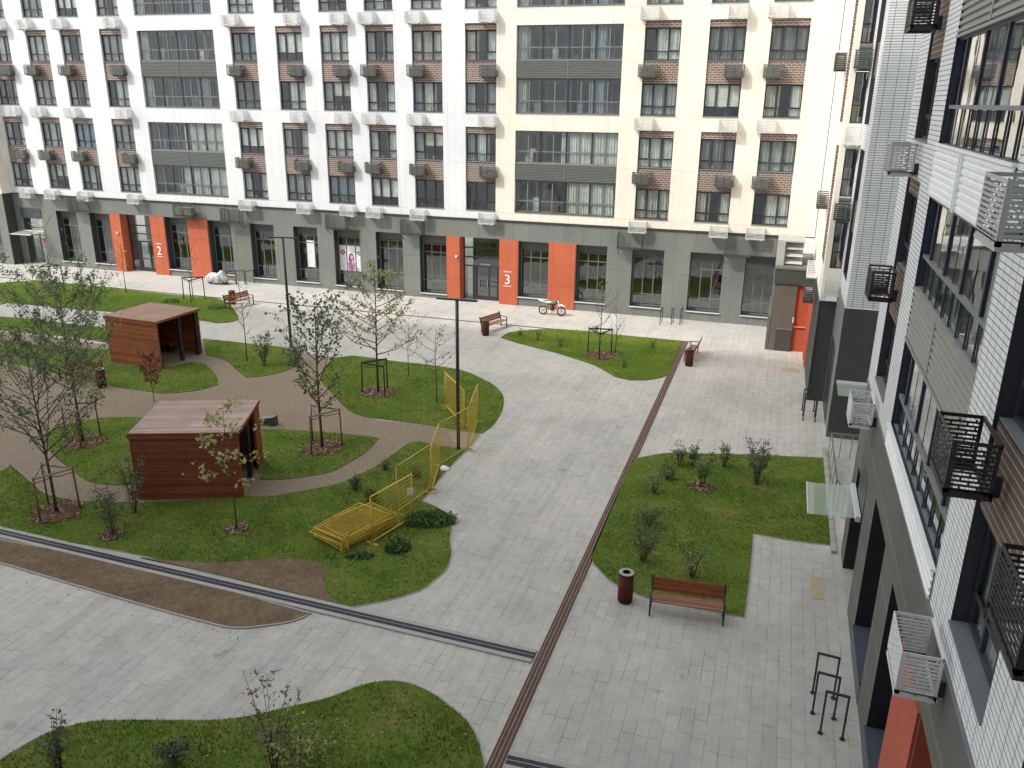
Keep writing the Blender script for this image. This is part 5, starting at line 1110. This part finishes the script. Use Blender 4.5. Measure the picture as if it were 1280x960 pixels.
for i,(q,l) in enumerate((((650,420),'left tip of the far right grass oval'),((672,426),'left part of the far right grass oval'),((700,434),'mid-left of the far right grass oval'),((815,436),'right part of the far right grass oval'),((780,460),'lower part of the far right grass oval'))):
    bush(G(*q),.7,.7,40,['lf_mid','lf_dark'],'small bare twiggy shrub at the '+l,60+i,.06,7)
bush(G(330,458),2.0,1.4,300,['lf_mid','lf_dark'],'dark shrub in the lawn right of the farther shelter',48,.09)
bush(G(372,455),1.8,1.4,240,['lf_mid','lf_dark'],'thin shrub at the right tip of the lawn beside the far lamp post',49,.09)
bush(G(444,612),.5,.6,140,['lf_dark'],'small dark clump on the big lawn above the fence pile',50,.08)
bush(G(463,628),.55,.7,150,['lf_dark','lf_bri'],'second small dark clump just behind the fence pile',51,.08)
bush(G(482,588),.45,.5,90,['lf_mid'],'small grey clump on the big lawn near the brown path',52,.07)
bush(G(520,598),.45,.5,90,['lf_dark'],'small clump on the lawn behind the fence line',53,.07)
def weeds(p,w_,d,label,seed,h=.3,n=900):
    rng=np.random.default_rng(seed); a=rng.uniform(0,2*PI,n); r=np.sqrt(rng.random(n)); x=np.cos(a)*r*w_/2; y=np.sin(a)*r*d/2; z=rng.uniform(.03,h,n)*(1-r**2*.6)
    V,mi=leaf_quads(np.stack([x,y,z],1),.10,rng,2); o=obj('weed_clump',fastmesh('weed_clump',V,np.arange(len(V)).reshape(-1,4),['lf_bri','lf_green'],mi,4),None,(p[0],p[1],0),.4); tag(o,label,'weeds')
weeds(G(537,652),1.8,1.1,'large bright green weed patch at the lawn corner beside the fence panels',70,.35,1500)
weeds(G(497,686),.8,.8,'round bright green weed clump in front of the fence panels',71,.4,700)
weeds(G(450,697),.9,.4,'flat green weeds under the edge of the fence pile',72,.2,350)
weeds(G(225,520),.7,.3,'green weeds at the foot of the farther shelter lawn',73,.3,150)
weeds(G(215,378),1.2,.6,'green tuft on the far lawn strip before the orange panels',74,.35,250)
weeds(G(272,386),1.4,.7,'green tuft near the tip of the far lawn strip',75,.35,250)
# pebbles and crumbs on the paving near the soil
pb=MB()
for i in range(160):
    k=random.choice(['sJ','sI']); q=random.choice(LP[k]); x=q[0]+random.gauss(0,.25); y=q[1]+random.gauss(0,.25); s=random.uniform(.008,.03); pb.obox((x,y,.006),(x+s,y+s*.6,.006),s,.012,'soil')
o=pb.build('soil_crumbs'); o['kind']='stuff'; o['label']='crumbs of soil scattered along the soil patches'; o['category']='soil'
